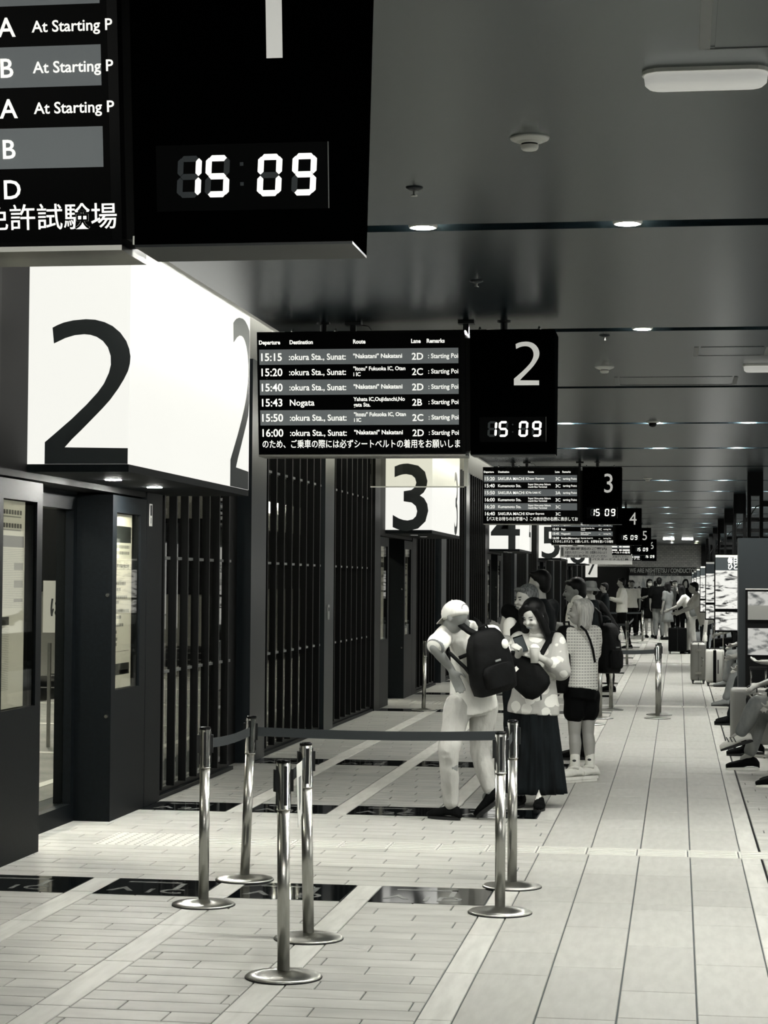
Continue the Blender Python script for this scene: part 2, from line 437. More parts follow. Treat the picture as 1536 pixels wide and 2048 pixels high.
def dome(x, y):
    r = empty('dome_camera', (x, y, ZC), 'small dark dome camera with white ring hanging from the ceiling mid-way', 'camera')
    MB().lathe([(.05, -.014), (.066, -.008), (.068, 0)], 24).build('ring', m_white, r, True)
    MB().lathe([(.008, -.056), (.026, -.05), (.036, -.038), (.04, -.014)], 20).build('dome', m_gloss, r, True)
dome(-.25, 19.85)
def sprinkler(x, y, label):
    r = empty('sprinkler', (x, y, ZC), label, 'sprinkler')
    MB().lathe([(.016, -.012), (.036, -.004), (.036, 0)], 18).build('flange', m_pillar, r, True)
    MB().lathe([(.006, -.03), (.006, -.01)], 8).build('nozzle', m_chrome, r)
    MB().lathe([(.014, -.034), (.014, -.03)], 12).build('deflector', m_chrome, r)
sprinkler(-1.06, 7.98, 'small sprinkler head on the near ceiling just before the nearest slot')
sprinkler(-1.06, 10.5, 'small sprinkler head above the board numbered 2')
sprinkler(-.47, 12.9, 'small sprinkler head right beside the top of the board numbered 2')
def hatch(x0, x1, y0, y1, label, v=None):
    r = empty('ceiling_hatch', ((x0+x1)/2, (y0+y1)/2, ZC), label, 'hatch'); a, b = (x1-x0)/2, (y1-y0)/2
    MB().box(-a+.03, a-.03, -b, b, -.003, .001).build('hatch_panel', m_ceil, r)
    for s in (-1, 1): MB().box(s*a-.016, s*a+.016, -b, b, -.005, .001).build('end_strip', m_inkl, r)
    MB().box(-a, a, b-.006, b, -.006, -.002).build('edge_line', m_ink if v else m_inkl, r)
hatch(-.48, .44, 15.55, 16.15, 'rectangular ceiling hatch with two pale end strips, before the third slot', 1)
hatch(.075, 1.0, 5.3, 5.98, 'ceiling hatch outlined by thin pale lines at the top right corner')
hatch(.12, .60, 13.6, 14.1, 'faint ceiling hatch outline left of the far oblong lamp')

# ------------------------------------------------------------------ left wall (gates, pillars, fins)
WX = -3.75; TOP = ZC+.38
wall = empty('wall_left', (WX, 0, 0), kind='structure')
wl = lambda mb, n, m: (lambda o: o)(mb.build(n, m, wall))
FIN_H = {}
fin_me = {}
nfin = 0
far_f = MB()
NG = range(-1, 5)
for g in NG:
    G = 14.45*g
    def W(x0, x1, y0, y1, z0, z1, name='wall_panel', m=m_black):
        o = MB().box(x0-WX, x1-WX, y0+G, y1+G, z0, z1).build(name, m, wall); return o
    W(-3.98, WX, 10.28, 10.72, 0, TOP, 'pillar', m_fin)
    W(-3.98, WX, 13.87, 14.3, 0, TOP, 'pillar', m_black)
    # head above gate and recess sides
    W(-4.1, WX-.01, 10.72, 13.87, 2.2, TOP, 'gate_head', m_dark)
    W(-4.10, -4.05, 10.97, 11.5, 0, 2.2, 'door_jamb', m_dark); W(-4.10, -4.05, 13.0, 13.87, 0, 2.2, 'door_jamb', m_dark)
    # recess, pillars and rails between the fins
    W(-3.98, -3.88, 16.8, 17.4, 0, TOP, 'recessed_panel', m_dark)
    W(-3.98, WX, 17.4, 18.05, 0, TOP, 'pillar', m_pillar)
    W(-3.98, WX, 21.15, 21.72, 0, TOP, 'pillar', m_pillar)
    for a, b in ((14.3, 16.8), (18.05, 21.15), (21.72, 24.73)):
        W(-3.86, -3.80, a, b, 0, .07, 'bottom_rail', m_fin); W(-3.80, -3.76, a, b, 0, .03, 'kerb', m_black)
        W(-3.86, -3.80, a, b, TOP-.1, TOP, 'top_rail', m_fin)
        W(-3.846, -3.834, a, b, .07, TOP-.1, 'glass_pane', m_glassd)
        for z in (.93, 1.78, 2.64): W(-3.815, -3.795, a, b, z-.011, z+.011, 'cross_rail', m_inkl)
        n = round((b-a)/.384); p = (b-a)/n
        for i in range(n):
            y = a+p*(i+.22)+G
            if nfin < 290 and y > 5:
                if not fin_me: o = MB().box(-.06, .0, -.013, .013, .07, TOP).build('fin', m_fin, wall); fin_me[0] = o.data; o.location = (0, y, 0)
                else: share('fin', fin_me[0], wall, (0, y, 0))
                o2 = share('fin_back_post', fin_me[0], wall, (-.075, y+.05, 0)) if False else None
                nfin += 1
            else: far_f.box(-.06, 0, y-.013, y+.013, .07, TOP)
if far_f.v: o = far_f.build('fin', m_fin, wall); o['kind'] = 'stuff'
def poster(parent, x, y0, y1, z0, z1, kind, seed):
    """sheet in a panel window, read from +X"""
    random.seed(seed)
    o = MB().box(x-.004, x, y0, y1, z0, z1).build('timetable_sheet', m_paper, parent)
    ink, lt, gr = MB(), MB(), MB(); X = x+.0008; Wd = y1-y0; H = z1-z0
    def R(mb, u0, u1, v0, v1): mb.box(x, X, y0+u0*Wd, y0+u1*Wd, z1-v1*H, z1-v0*H)
    if kind == 0:
        for v in (.045, .11): 
            for i in range(8): R(ink, .1+i*.1, .1+i*.1+.07, v, v+.022)
            R(lt, .1, .85, v+.03, v+.036)
        R(ink, .05, .96, .17, .225)
        for i in range(34): R(lt, .05, .94, .235+i*.0085, .2365+i*.0085)
        for a, b in ((.30, .335), (.385, .42), (.475, .49)): R(gr, .62, .94, a, b)
        R(ink, 0, .45, .56, .60)
        for i in range(36): R(lt, .03, .45, .61+i*.0085, .6115+i*.0085)
    else:
        R(ink, .0, .95, .07, .165)
        for i, v in enumerate((.18, .215, .29, .39, .425, .47, .50, .55, .585, .63, .67, .71, .74)):
            L = (.85, .8, .85, .7, .45, .8, .35, .8, .4, .6, .25, .3, .25)[i]
            u = .04
            while u < L: d = random.uniform(.04, .1); R(lt, u, u+d, v, v+.018); u += d+.02
        R(ink, 0, .9, .385, .387); R(ink, 0, .9, .79, .792); R(ink, 0, .92, .86, .925); R(gr, .4, .92, .9, .92)
    ink.build('printed_heading', m_ink, o); lt.build('printed_lines', m_inkl, o)
    if gr.v: gr.build('printed_grey_cells', m_paperg, o)
    return o
# gates: panel windows, doors
for g in NG:
    G = 14.45*g
    num = g+2
    gate = empty('door_%d' % num, (WX, 12.2+G, 0), kind='structure')
    def D(x0, x1, y0, y1, z0, z1, name, m): return MB().box(x0-WX, x1-WX, y0-12.2, y1-12.2, z0, z1).build(name, m, gate)
    for (a, b, wa, wb) in ((10.72, 11.5, 10.80, 11.40), (13.0, 13.86, 13.1, 13.7)):
        # side panel with a tall window opening (frame built as four boards)
        D(-4.05, WX, a, b, 0, .87, 'side_panel_lower', m_black); D(-4.05, WX, a, b, 2.07, 2.185, 'side_panel_upper', m_black)
        D(-4.05, WX, a, wa, .87, 2.07, 'window_stile', m_black); D(-4.05, WX, wb, b, .87, 2.07, 'window_stile', m_black)
        D(-4.05, -3.80, wa, wb, .87, 2.07, 'window_back', m_dark)
        pw = wb-.10 if a > 12 else wb-.12
        p = poster(gate, -.035, wa-12.2, pw-12.2, .875, 2.065, 0 if a < 12 else 1, int(G*3+a))
        D(-3.768, -3.762, wa, wb, .87, 2.07, 'window_glass', m_glass)
    D(-4.12, -4.0, 11.5, 13.0, 0, .12, 'door_sill_rail', m_black)
    D(-4.12, -4.0, 11.5, 13.0, 2.08, 2.2, 'door_head', m_black)
    D(-4.12, -4.0, 11.5, 11.6, .12, 2.08, 'door_stile', m_black); D(-4.12, -4.0, 12.93, 13.0, .12, 2.08, 'door_stile', m_black)
    D(-4.065, -4.055, 11.6, 12.93, .12, 2.08, 'door_glass', m_glass)
    for z in (.70, 1.51):
        o = MB().lathe([(.0, 0), (.016, 0), (.012, .012), (.0, .014)][1:3], 12).build('lock_knob', m_chrome, gate); o.rotation_euler = (PI/2, 0, 0)
        o.location = (-.03, 13.0-12.2-.0, z)
# small notice on the pillar beside gate 2, and switch plate on the next pillar
nt_ = MB().box(0, .003, 0, .075, 0, .16).build('pillar_notice', m_paper); nt_.location = (WX, 13.93, 2.0)
tag(nt_, 'small white notice with a dark symbol high on the pillar right of gate 2', 'notice')
MB().box(.003, .004, .015, .06, .075, .15).build('notice_symbol', m_ink, nt_)
MB().box(.003, .004, .03, .045, .02, .06).build('notice_caption', m_inkl, nt_)
sp = MB().box(0, .012, 0, .1, 0, .16).build('wall_switch', m_inkl); sp.location = (WX, 21.3, 1.2)
tag(sp, 'small grey switch plate on the pillar between the two fin screens past gate 2', 'switch')
MB().box(.012, .016, .03, .07, .09, .13).build('switch_button', m_ink, sp)
# glass smoke barrier across the cove
sb = empty('smoke_barrier', (-3.15, 24.2, 2.8), 'clear glass smoke barrier with pale end post hanging in the cove before gate 3', 'barrier')
MB().box(-.58, .57, -.004, .004, -.02, .78).build('glass_sheet', m_glass, sb)
MB().box(.57, .62, -.02, .02, -.02, .42).build('end_post', m_white, sb)
MB().box(-.58, .57, -.008, .008, -.035, -.02).build('bottom_channel', m_white, sb)

# ------------------------------------------------------------------ backlit gate boxes
TWO = [(268,482),(300,466),(340,451),(400,438),(480,432),(540,436),(600,452),(650,476),(700,518),(738,570),(757,620),(765,665),(762,710),(750,755),(725,805),(690,862),(640,930),(590,985),(530,1045),(460,1115),(400,1172),(355,1222),(755,1228),(755,1325),(228,1325),(228,1190),(300,1130),(400,1045),(490,960),(560,885),(600,830),(630,765),(642,715),(640,660),(622,608),(590,568),(550,542),(510,529),(470,525),(410,530),(350,547),(278,580)]
def two_pts(h): # unit: height h, origin bottom left
    k = h/893.0; return [((x-228)*k, (1325-y)*k) for x, y in TWO]
BY0, BY1 = 11.23, 14.5; BX0, BX1 = -3.86, -3.15; BZ0, BZ1 = 2.24, 3.57
cn = {2: 'two', 3: 'three', 4: 'four', 5: 'five', 6: 'six', 7: 'seven'}
for num in (1, 2, 3, 4, 5, 6):
    G = 14.45*(num-2); L = BY1-BY0
    r = empty('gate_sign', (BX0, BY0+G, BZ0), ['', 'backlit box sign above the gate beside the viewer, outside the left edge', 'largest backlit white box sign with a black 2, at the left edge', 'backlit box sign with a black 3 seen below the readable departure board', 'backlit box sign with a black 4 under the Kumamoto departure board', 'bright box sign whose 5 is half hidden behind a hanging banner', 'far small box sign, only the round bottom of its 6 showing'][num], 'sign', 'backlit gate number boxes')
    wd = BX1-BX0; H = BZ1-BZ0
    MB().box(-.14, wd, 0, L, -.0, .04).build('bottom_tray', m_black, r)
    MB().box(0, wd-.008, .008, L-.008, .04, H).build('light_box_core', m_dark, r)
    MB().box(-.14, 0, -.005, L, .04, H).build('back_frame', m_dark, r)
    MB().box(.012, wd-.001, 0, .008, .045, H).build('front_face', m_sign, r)
    MB().box(wd-.008, wd, 0, L, .045, H).build('side_face', m_sign, r)
    MB().box(.012, wd-.001, L-.008, L, .045, H).build('rear_face', m_sign, r)
    for yy in (.9, 1.9):
        o = MB().lathe([(.05, -.003), (.05, .0)], 16, (.36, yy, 0)).build('soffit_light', m_whitee if num == 2 else m_lamp, r)
    if num == 2:
        MB().poly([(.206+u, -.001, .045+v) for u, v in two_pts(.845)][::-1], (0,-1,0), .002).build('front_digit', m_digit, r)
        pts = [(u, v) for u, v in two_pts(1.24)]
        cut = [(min(u, .60), v) for u, v in pts]
        MB().poly([(wd+.001, L-.62+u, .045+v) for u, v in cut], (1,0,0), .002).build('side_digit', m_digit, r)
    else:
        text(str(num), 1.22, face_matrix((.13, -.002, .052), (1,0,0), (0,0,1)), m_digit, r, 'front_digit', sx=1.0, bold=.01)
        text(str(num), 1.3, face_matrix((wd+.002, L-.75, .052), (0,1,0), (0,0,1)), m_digit, r, 'side_digit', sx=.9)
# sign 7 at the end wall
r = empty('gate_sign', (-3.9, 83.3, 1.85), 'pale upright box with a slanted number 7 at the far end wall', 'sign', 'backlit gate number boxes')
MB().box(0, .58, 0, .41, 0, .95).build('front_face', mat('dim_sign', 225, .5, emit=.6), r)
text('7', .9, face_matrix((.12, -.003, .1), (1,0,0), (0,0,1)), m_digit, r, 'front_digit')

# ------------------------------------------------------------------ departure boards
TH = math.atan2(.095, .745); SL = math.hypot(.095, .745)
UPV = V((0, -math.sin(TH), math.cos(TH))); RTV = V((1, 0, 0)); NRM = V((0, -math.cos(TH), -math.sin(TH)))
def seg_digit(ch, ox, oz, w_, h_, mb_on, mb_off, P):
    segs = {'0': 'abcdef', '1': 'bc', '5': 'afgcd', '9': 'abfgcd', '8': 'abcdefg'}[ch]
    t = w_*.24; g_ = t*.12; sk = .06*h_
    def quad(pts, on): (mb_on if on else mb_off).poly([P(ox+x+(z/h_)*sk, oz+z) for x, z in pts], NRM, .002)
    def hor(z): return [(t*.55, z), (t, z-t/2), (w_-t, z-t/2), (w_-t*.55, z), (w_-t, z+t/2), (t, z+t/2)]
    def ver(x, z0, z1): return [(x, z0+t*.12), (x+t/2, z0+t*.6), (x+t/2, z1-t*.6), (x, z1-t*.12), (x-t/2, z1-t*.6), (x-t/2, z0+t*.6)]
    S = {'a': hor(h_-t/2), 'g': hor(h_/2), 'd': hor(t/2), 'f': ver(t/2, h_/2, h_-t*.3), 'b': ver(w_-t/2, h_/2, h_-t*.3), 'e': ver(t/2, t*.3, h_/2), 'c': ver(w_-t/2, t*.3, h_/2)}
    for k_, p in S.items(): quad(p, k_ in segs)
K = 'okura Sta., Sunat:'
ROWS = {
 1: [('15:12', 'Nakatani', '"Nakatani" Nakatani', '1A', 'At Starting P'), ('15:15', 'Nakatani', '', '1A', 'At Starting P'), ('15:20', 'Hakata Sta.', '', '1B', 'At Starting P'), ('15:30', 'Hakata Sta.', '', '1A', 'At Starting P'), ('15:35', 'Airport', '', '1B', ''), ('15:40', 'Airport', '', '1D', '')],
 2: [('15:15', ':'+K, '"Nakatani" Nakatani', '2D', ': Starting Poi'), ('15:20', ':'+K, '"Itozu" Fukuoka IC, Otan\ni IC', '2C', ': Starting Poi'), ('15:40', ':'+K, '"Nakatani" Nakatani', '2D', ': Starting Poi'), ('15:43', 'Nogata', 'Yahata IC,Oujidanchi,No\ngata Sta.', '2B', ': Starting Poi'), ('15:50', ':'+K, '"Itozu" Fukuoka IC, Otan\ni IC', '2C', ': Starting Poi'), ('16:00', ':'+K, '"Nakatani" Nakatani', '2D', ': Starting Poi')],
 3: [('15:20', 'SAKURA MACHI K', 'Super Express', '3C', 'tarting Point'), ('15:40', 'Kumamoto Sta.', 'Super Non-stop Sakura\nmachi Bus Terminal', '3C', 'tarting Point'), ('15:50', 'SAKURA MACHI K', 'Via Ueki IC', '3A', 'tarting Point'), ('16:00', 'Kumamoto Sta.', 'Super Non-stop Sakura\nmachi Bus Terminal', '3C', 'tarting Point'), ('16:20', 'Kumamoto Sta.', 'Super Non-stop Sakura\nmachi Bus Terminal', '3C', ''), ('16:40', 'SAKURA MACHI K', 'Super Express', '3C', '')],
 4: [('15:15', 'Saga', '', '4C', ''), ('15:20', 'Nagasaki', '', '4C', 'tarting Poi'), ('15:30', 'Nagasaki', 'Kyushu Go', '--', 'tarting Poi'), ('15:43', 'Saga', 'Kanzaki, Saga-Sta. Bus\nCenter', '4C', 'tarting Poi'), ('15:45', 'Nagasaki', 'Super Non-stop\nShowamachi', '--', 'tarting Poi'), ('16:00', 'Sasebo(Matsuura-y', 'Express Imari G.', '--', 'tarting Poi')]}
TICK = {1: '免許試験場', 2: 'のため、ご乗車の際には必ずシートベルトの着用をお願いしま', 3: '【バスをお待ちのお客様へ】この表示機の右欄に表示してお', 4: 'くりかえしますよう、お願いします。お荷物を置いての場所', 5: 'バスを降りの際はシートベルトの着用', 6: 'お知らせバスターミナル'}
BRD = {1: 4.47, 2: 12.05, 3: 26.4, 4: 40.85, 5: 55.3, 6: 69.75}
for num, by in BRD.items():
    r = empty('departure_board', (-2.555, by, 2.39), {1: 'nearest black departure board, cut off by the top left corner', 2: 'black hanging departure board numbered 2 with its whole list readable', 3: 'black hanging departure board numbered 3, listing Kumamoto', 4: 'black hanging departure board numbered 4, partly behind board 3', 5: 'black hanging departure board numbered 5', 6: 'farthest and smallest hanging departure board, numbered 6'}[num], 'sign', 'departure boards hung along the concourse')
    H = .745
    def prism(mb, x0, x1, z0=0, z1=H, f=0, bk=0, T=.21):
        k = .095/.745
        prof = [(-k*z0-f, z0), (T+k*z0-bk, z0), (T+k*z1-bk, z1), (-k*z1-f, z1)]
        return mb.rings([[(x0, y, z) for y, z in prof], [(x1, y, z) for y, z in prof]])
    prism(MB(), 0, 1.28).build('display_housing', m_gloss, r)
    prism(MB(), 1.31, 1.82).build('number_housing', mat('number_box_black', 2, .5, spec=0), r)
    prism(MB(), 1.28, 1.31, .02, .7, -.04, .04).build('joining_strip', m_dark, r)
    MB().box(0, 1.28, -.004, .214, -.012, .0).build('bottom_trim', m_steel, r)
    MB().box(1.31, 1.82, .0, .21, -.006, .0).build('number_bottom_panel', m_pillar, r)
    MB().box(1.306, 1.31, -.004, .0, 0, .02).build('corner_bracket', m_chrome, r)
    P = lambda u, v, e=.0015: RTV*u + UPV*v + NRM*e
    o = MB().poly([P(.012, .012, .0), P(1.255, .012, .0), P(1.255, SL-.012, .0), P(.012, SL-.012, .0)], NRM, .001).build('screen', m_screen, r)
    v0 = SL-.107; ph = .0928
    for i in range(0, 6, 2):
        a, b = v0-ph*(i+1), v0-ph*i
        MB().poly([P(.014, a), P(1.24, a), P(1.24, b), P(.014, b)], NRM, .0006).build('grey_row', m_rowg, r)
    if num <= 4:
        def T(s, u, v, size, sx=1.0, nm='lettering', b=.012):
            text(s, size, face_matrix(P(u, v, .003), RTV, UPV), m_txt, r, nm, sx=sx, bold=b)
        if num > 1:
            for s, u in (('Departure', .012), ('Destination', .203), ('Route', .596), ('Lane', .952), ('Remarks', 1.047)): T(s, u, SL-.075, .034, .92, 'heading_text', .03)
        for i, row in enumerate(ROWS[num]):
            v = v0-ph*(i+1)+.024
            T(row[0], .014, v, .066, .98, 'time_text'); T(row[1], .197, v+.004, .053, .93 if len(row[1]) > 10 else 1.0, 'destination_text')
            if '\n' in row[2]:
                a_, b_ = row[2].split('\n'); T(a_, .596, v+.030, .033, .95, 'route_text', .02); T(b_, .596, v-.004, .033, .95, 'route_text', .02)
            elif row[2]: T(row[2], .596, v+.012, .037, 1.0, 'route_text', .02)
            if num == 1:
                T(row[3], .965, v, .062, 1, 'lane_text'); T(row[4], 1.078, v+.008, .037, 1.0, 'remark_text', .012)
            else:
                T(row[3], .955, v, .058, 1, 'lane_text'); T(row[4], 1.055, v+.008, .040, .9, 'remark_text', .012)
    else:
        for i in range(6):
            mb = MB()
            for u, L in ((.014, .16), (.2, .33), (.6, .3), (.955, .07), (1.05, .19)):
                mb.poly([P(u, v0-ph*i-.065, .002), P(u+L, v0-ph*i-.065, .002), P(u+L, v0-ph*i-.03, .002), P(u, v0-ph*i-.03, .002)], NRM, .001)
            mb.build('blurred_text_line', m_txt, r)
    tk = TICK[num]
    if num == 1: text(tk, .064, face_matrix(P(.915+.03, .044, .003), RTV, UPV), m_txt, r, 'ticker_text', sx=1.02, bold=.004)
    else: text(tk, .055 if num < 4 else .06, face_matrix(P(.022, .045, .003), RTV, UPV), m_txt, r, 'ticker_text', sx=1.23/(len(tk)*(.055 if num < 4 else .06)), bold=.006)
    # number
    if num == 2:
        MB().poly([P(1.575+x*.98, .415+z, .001) for x, z in two_pts(.262)], NRM, .0015).build('board_number', m_num, r)
    elif num == 1:
        MB().poly([P(1.628, .415, .001), P(1.665, .415, .001), P(1.665, .68, .001), P(1.615, .68, .001), P(1.575, .655, .001), P(1.575, .62, .001), P(1.628, .645, .001)], NRM, .0015).build('board_number', m_num, r)
    else: text(str(num), .36, face_matrix(P(1.575, .415, .003), RTV, UPV), m_num, r, 'board_number', sx=.86)
    for ch, u in (('1', 1.412), ('5', 1.478), ('0', 1.600), ('9', 1.680)):
        on, off = MB(), MB(); seg_digit(ch, u, .105, .056, .095, on, off, lambda a, b: P(a, b, .0012))
        on.build('clock_digit', mat('clock_segment_lit', 248, .5, emit=1.3), r)
        if off.v: off.build('unlit_digit_segments', m_txtd, r)
    off = MB()
    for vv in (.13, .175): off.poly([P(1.562, vv), P(1.570, vv), P(1.570, vv+.008), P(1.562, vv+.008)], NRM, .001)
    off.build('clock_colon', m_txtd, r)
    MB().poly([P(1.365, .075, .0), P(1.765, .075, .0), P(1.765, .225, .0), P(1.365, .225, .0)], NRM, .001).build('clock_window', mat('clock_window', 5, .3, spec=.05), r)
    if num < 5:
        mb = MB(); mb.poly([P(1.766, .075, .001), P(1.768, .075, .001), P(1.768, .225, .001), P(1.766, .225, .001)], NRM, .001); mb.build('clock_edge_glint', m_inkl, r)
    # hangers
    for x in (.38, 1.50):
        MB().lathe([(.035, 0), (.022, .012), (.022, .068), (.042, .072), (.042, .082)], 14, (x, .1, H-.003)).build('hanger_pole', m_blkpl, r)
    for x in (.57, 1.27):
        MB().box(x-.05, x+.05, .06, .14, H+.06, H+.076).build('ceiling_bracket', m_blkpl, r)
        MB().box(x-.02, x+.015, .08, .12, H-.0, H+.06).build('cable_gland', m_blkpl, r)
    for x in (.2, .47, 1.36, 1.72): MB().lathe([(.009, 0), (.009, .02), (.004, .035)], 8, (x, .02, H-.003)).build('eye_bolt', m_steel, r)
    MB().tube([(.62, .1, H+.06), (.66, .1, H+.055), (.68, .1, H+.03), (.69, .1, H)], .003, 6).build('cable', m_blkpl, r)
# hanging queue notices under boards 4 and 5
for (x0, x1, Y, z0, z1, lab, s) in ((-2.40, -1.34, 41.2, 2.13, 2.37, 'pale hanging banner with Japanese queue notice under the board numbered 4', '発車時刻のご案内\nお並びいただくレーン（列）お間違えのないよう\n４番のりばは係員の案内にしたがってください'),
                                ('', '', 0, 0, 0, '', ''), (-2.45, -1.25, 55.6, 2.13, 2.4, 'pale hanging banner with lettering under the board numbered 5', '乗車されるレーンにお並びください\nバスターミナル係員')):
    if not lab: continue
    r = empty('hanging_banner', (x0, Y, z0), lab, 'banner', 'hanging queue banners')
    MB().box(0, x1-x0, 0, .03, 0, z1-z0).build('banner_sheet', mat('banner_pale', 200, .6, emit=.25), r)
    for i, t_ in enumerate(s.split('\n')):
        text(t_, .062, face_matrix((.1, -.003, (z1-z0)-.08-.075*i), (1,0,0), (0,0,1)), m_ink, r, 'banner_text', sx=(x1-x0-.2)/(len(t_)*.062), bold=.02)
    MB().box(.02, .07, -.003, 0, .03, z1-z0-.03).build('banner_mark', m_inkl, r)
    for x in (.15, x1-x0-.15): MB().box(x-.003, x+.003, .012, .018, z1-z0, 3.2-z0).build('hanging_wire', m_steel, r)

# ------------------------------------------------------------------ right side: lattice columns, screens, kiosk, bench
col0 = None
def lattice(y, label):
    global col0
    if col0 is None:
        r = empty('lattice_column', (1.0, y, 0))
        for x in (.0, .17):
            for yy in (0, .17): MB().box(x-.024, x+.024, yy-.024, yy+.024, .012, ZC-.002).build('post', m_fin, r)
        for i in range(8): MB().box(-.02, .19, -.02, .19, .35+i*.36, .37+i*.36).build('rung_plate', m_fin, r)
        MB().box(-.024, .194, -.024, .194, ZC-.34, ZC-.001).build('head_box', m_fin, r)
        MB().box(-.04, .21, -.04, .21, 0, .012).build('foot_plate', m_black, r)
        MB().box(.19, 1.4, .06, .1, 2.72, 2.8).build('side_arm', m_fin, r)
        MB().tube([(.19, .02, 2.75), (.1, -.05, 2.72), (.02, -.05, 2.6), (0, -.04, 2.3)], .009, 6).build('cable', m_fin, r)
        col0 = r
    else:
        r = col0.copy(); C.objects.link(r); r.location = (1.0, y, 0)
        for ch in col0.children: c = ch.copy(); C.objects.link(c); c.parent = r
    tag(r, label, 'column', 'black lattice columns between concourse and seating')
ords = ['nearest visible', 'second visible', 'third', 'fourth', 'fifth', 'sixth', 'seventh', 'eighth']
for i, y in enumerate((14.45, 21.65, 28.85, 36.1, 43.3, 50.5, 57.8, 65.0, 72.2)):
    lattice(y, ('black lattice column off the right edge beside the seats, at %s' % ('the oblong lamp' if i == 0 else 'the dark kiosk')) if i < 2 else '%s black lattice column rising from the screens on the right' % ords[i-2])
m_ad = bpy.data.materials.new('advert_screen'); m_ad.use_nodes = True
nt = m_ad.node_tree; b = nt.nodes['Principled BSDF']; b.inputs['Base Color'].default_value = (.02, .02, .02, 1)
tc = nt.nodes.new('ShaderNodeTexCoord'); mp = nt.nodes.new('ShaderNodeMapping'); mp.inputs['Scale'].default_value = (5, 5, 16)
nz = nt.nodes.new('ShaderNodeTexNoise'); nz.inputs['Scale'].default_value = 1.1; nz.inputs['Detail'].default_value = 6; nz.inputs['Distortion'].default_value = 1.2
cr = nt.nodes.new('ShaderNodeValToRGB'); cr.color_ramp.elements[0].position = .38; cr.color_ramp.elements[0].color = tone(20); cr.color_ramp.elements[1].position = .5; cr.color_ramp.elements[1].color = tone(240)
nt.links.new(tc.outputs['Object'], mp.inputs[0]); nt.links.new(mp.outputs[0], nz.inputs['Vector']); nt.links.new(nz.outputs['Fac'], cr.inputs[0])
nt.links.new(cr.outputs[0], b.inputs['Emission Color']); b.inputs['Emission Strength'].default_value = 1.0
m_adtop = mat('advert_header', 60, .4, emit=.5)
for i, y in enumerate((21.75, 28.95, 36.2, 43.4, 50.6, 57.9)):
    r = empty('advert_screen', (.385, y, 0), '%s bright portrait advertising screen in the row on the right' % ['largest and nearest', 'second nearest', 'third nearest', 'fourth nearest', 'fifth nearest', 'farthest'][i], 'screen', 'advertising screens along the seating')
    MB().box(0, .60, 0, .09, 1.10, 1.93).build('housing', m_gloss, r); MB().box(.40, .595, .03, .07, 1.45, 1.55).build('mounting_arm', m_fin, r)
    MB().box(.012, .60, -.004, 0, 1.12, 1.76).build('picture', m_ad, r)
    MB().box(.012, .60, -.004, 0, 1.76, 1.90).build('header', m_adtop, r)
    MB().box(.012, .60, -.008, 0, 1.90, 1.925).build('top_light_strip', m_lamp, r)
    text('毎日おいしい朝食', .07, face_matrix((.14, -.006, 1.84), (1,0,0), (0,0,1)), m_txt, r, 'header_text', sx=.8, bold=.03)
    text('ひとくち食べれば', .07, face_matrix((.14, -.006, 1.775), (1,0,0), (0,0,1)), m_txt, r, 'header_text', sx=.8, bold=.03)
    MB().box(.012, .60, -.005, 0, 1.315, 1.35).build('dark_band', m_screen, r)
# dark kiosk
m_pic = bpy.data.materials.new('kiosk_picture'); m_pic.use_nodes = True
nt = m_pic.node_tree; b = nt.nodes['Principled BSDF']; b.inputs['Base Color'].default_value = (.05, .05, .05, 1)
tc = nt.nodes.new('ShaderNodeTexCoord'); mp = nt.nodes.new('ShaderNodeMapping'); mp.inputs['Scale'].default_value = (7, 7, 13)
nz = nt.nodes.new('ShaderNodeTexNoise'); nz.inputs['Scale'].default_value = 1.2; nz.inputs['Detail'].default_value = 3
cr = nt.nodes.new('ShaderNodeValToRGB'); cr.color_ramp.elements[0].position = .36; cr.color_ramp.elements[0].color = tone(60); cr.color_ramp.elements[1].position = .54; cr.color_ramp.elements[1].color = tone(205)
nt.links.new(tc.outputs['Object'], mp.inputs[0]); nt.links.new(mp.outputs[0], nz.inputs['Vector']); nt.links.new(nz.outputs['Fac'], cr.inputs[0])
nt.links.new(cr.outputs[0], b.inputs['Emission Color']); b.inputs['Emission Strength'].default_value = .8
r = empty('information_kiosk', (.606, 20.6, 0), 'tall dark grey kiosk with two picture panels at the right edge', 'kiosk')
MB().box(0, .56, 0, .35, 0, 2.083).build('kiosk_body', mat('kiosk_grey', 40, .4), r)
MB().box(.07, .55, -.012, 0, 0.0, 1.56).build('recessed_front', m_dark, r)
MB().box(.07, .55, -.02, 0, 1.56, 1.57).build('ledge', m_paper, r)
MB().box(.094, .42, -.02, -.012, 1.255, 1.54).build('upper_picture', m_pic, r)
MB().box(.094, .42, -.022, -.012, 1.255, 1.40).build('upper_caption_sheet', m_paperg, r)
MB().box(.094, .42, -.02, -.012, .90, 1.17).build('lower_picture', m_pic, r)
# bench
bench = empty('bench', (1.22, 24, 0), 'long dark bench where the travellers on the right sit', 'bench')
MB().slab(.05, .5, -9.2, 10.5, .38, .43, .01).build('seat', m_dcl, bench)
MB().box(.5, .56, -9.2, 10.5, .43, .85).build('backrest', m_dcl, bench)
for yy in (-8.6, -4.4, -.4, 4, 8, 10.1): MB().box(.1, .5, yy-.03, yy+.03, 0, .38).build('leg', m_fin, bench)

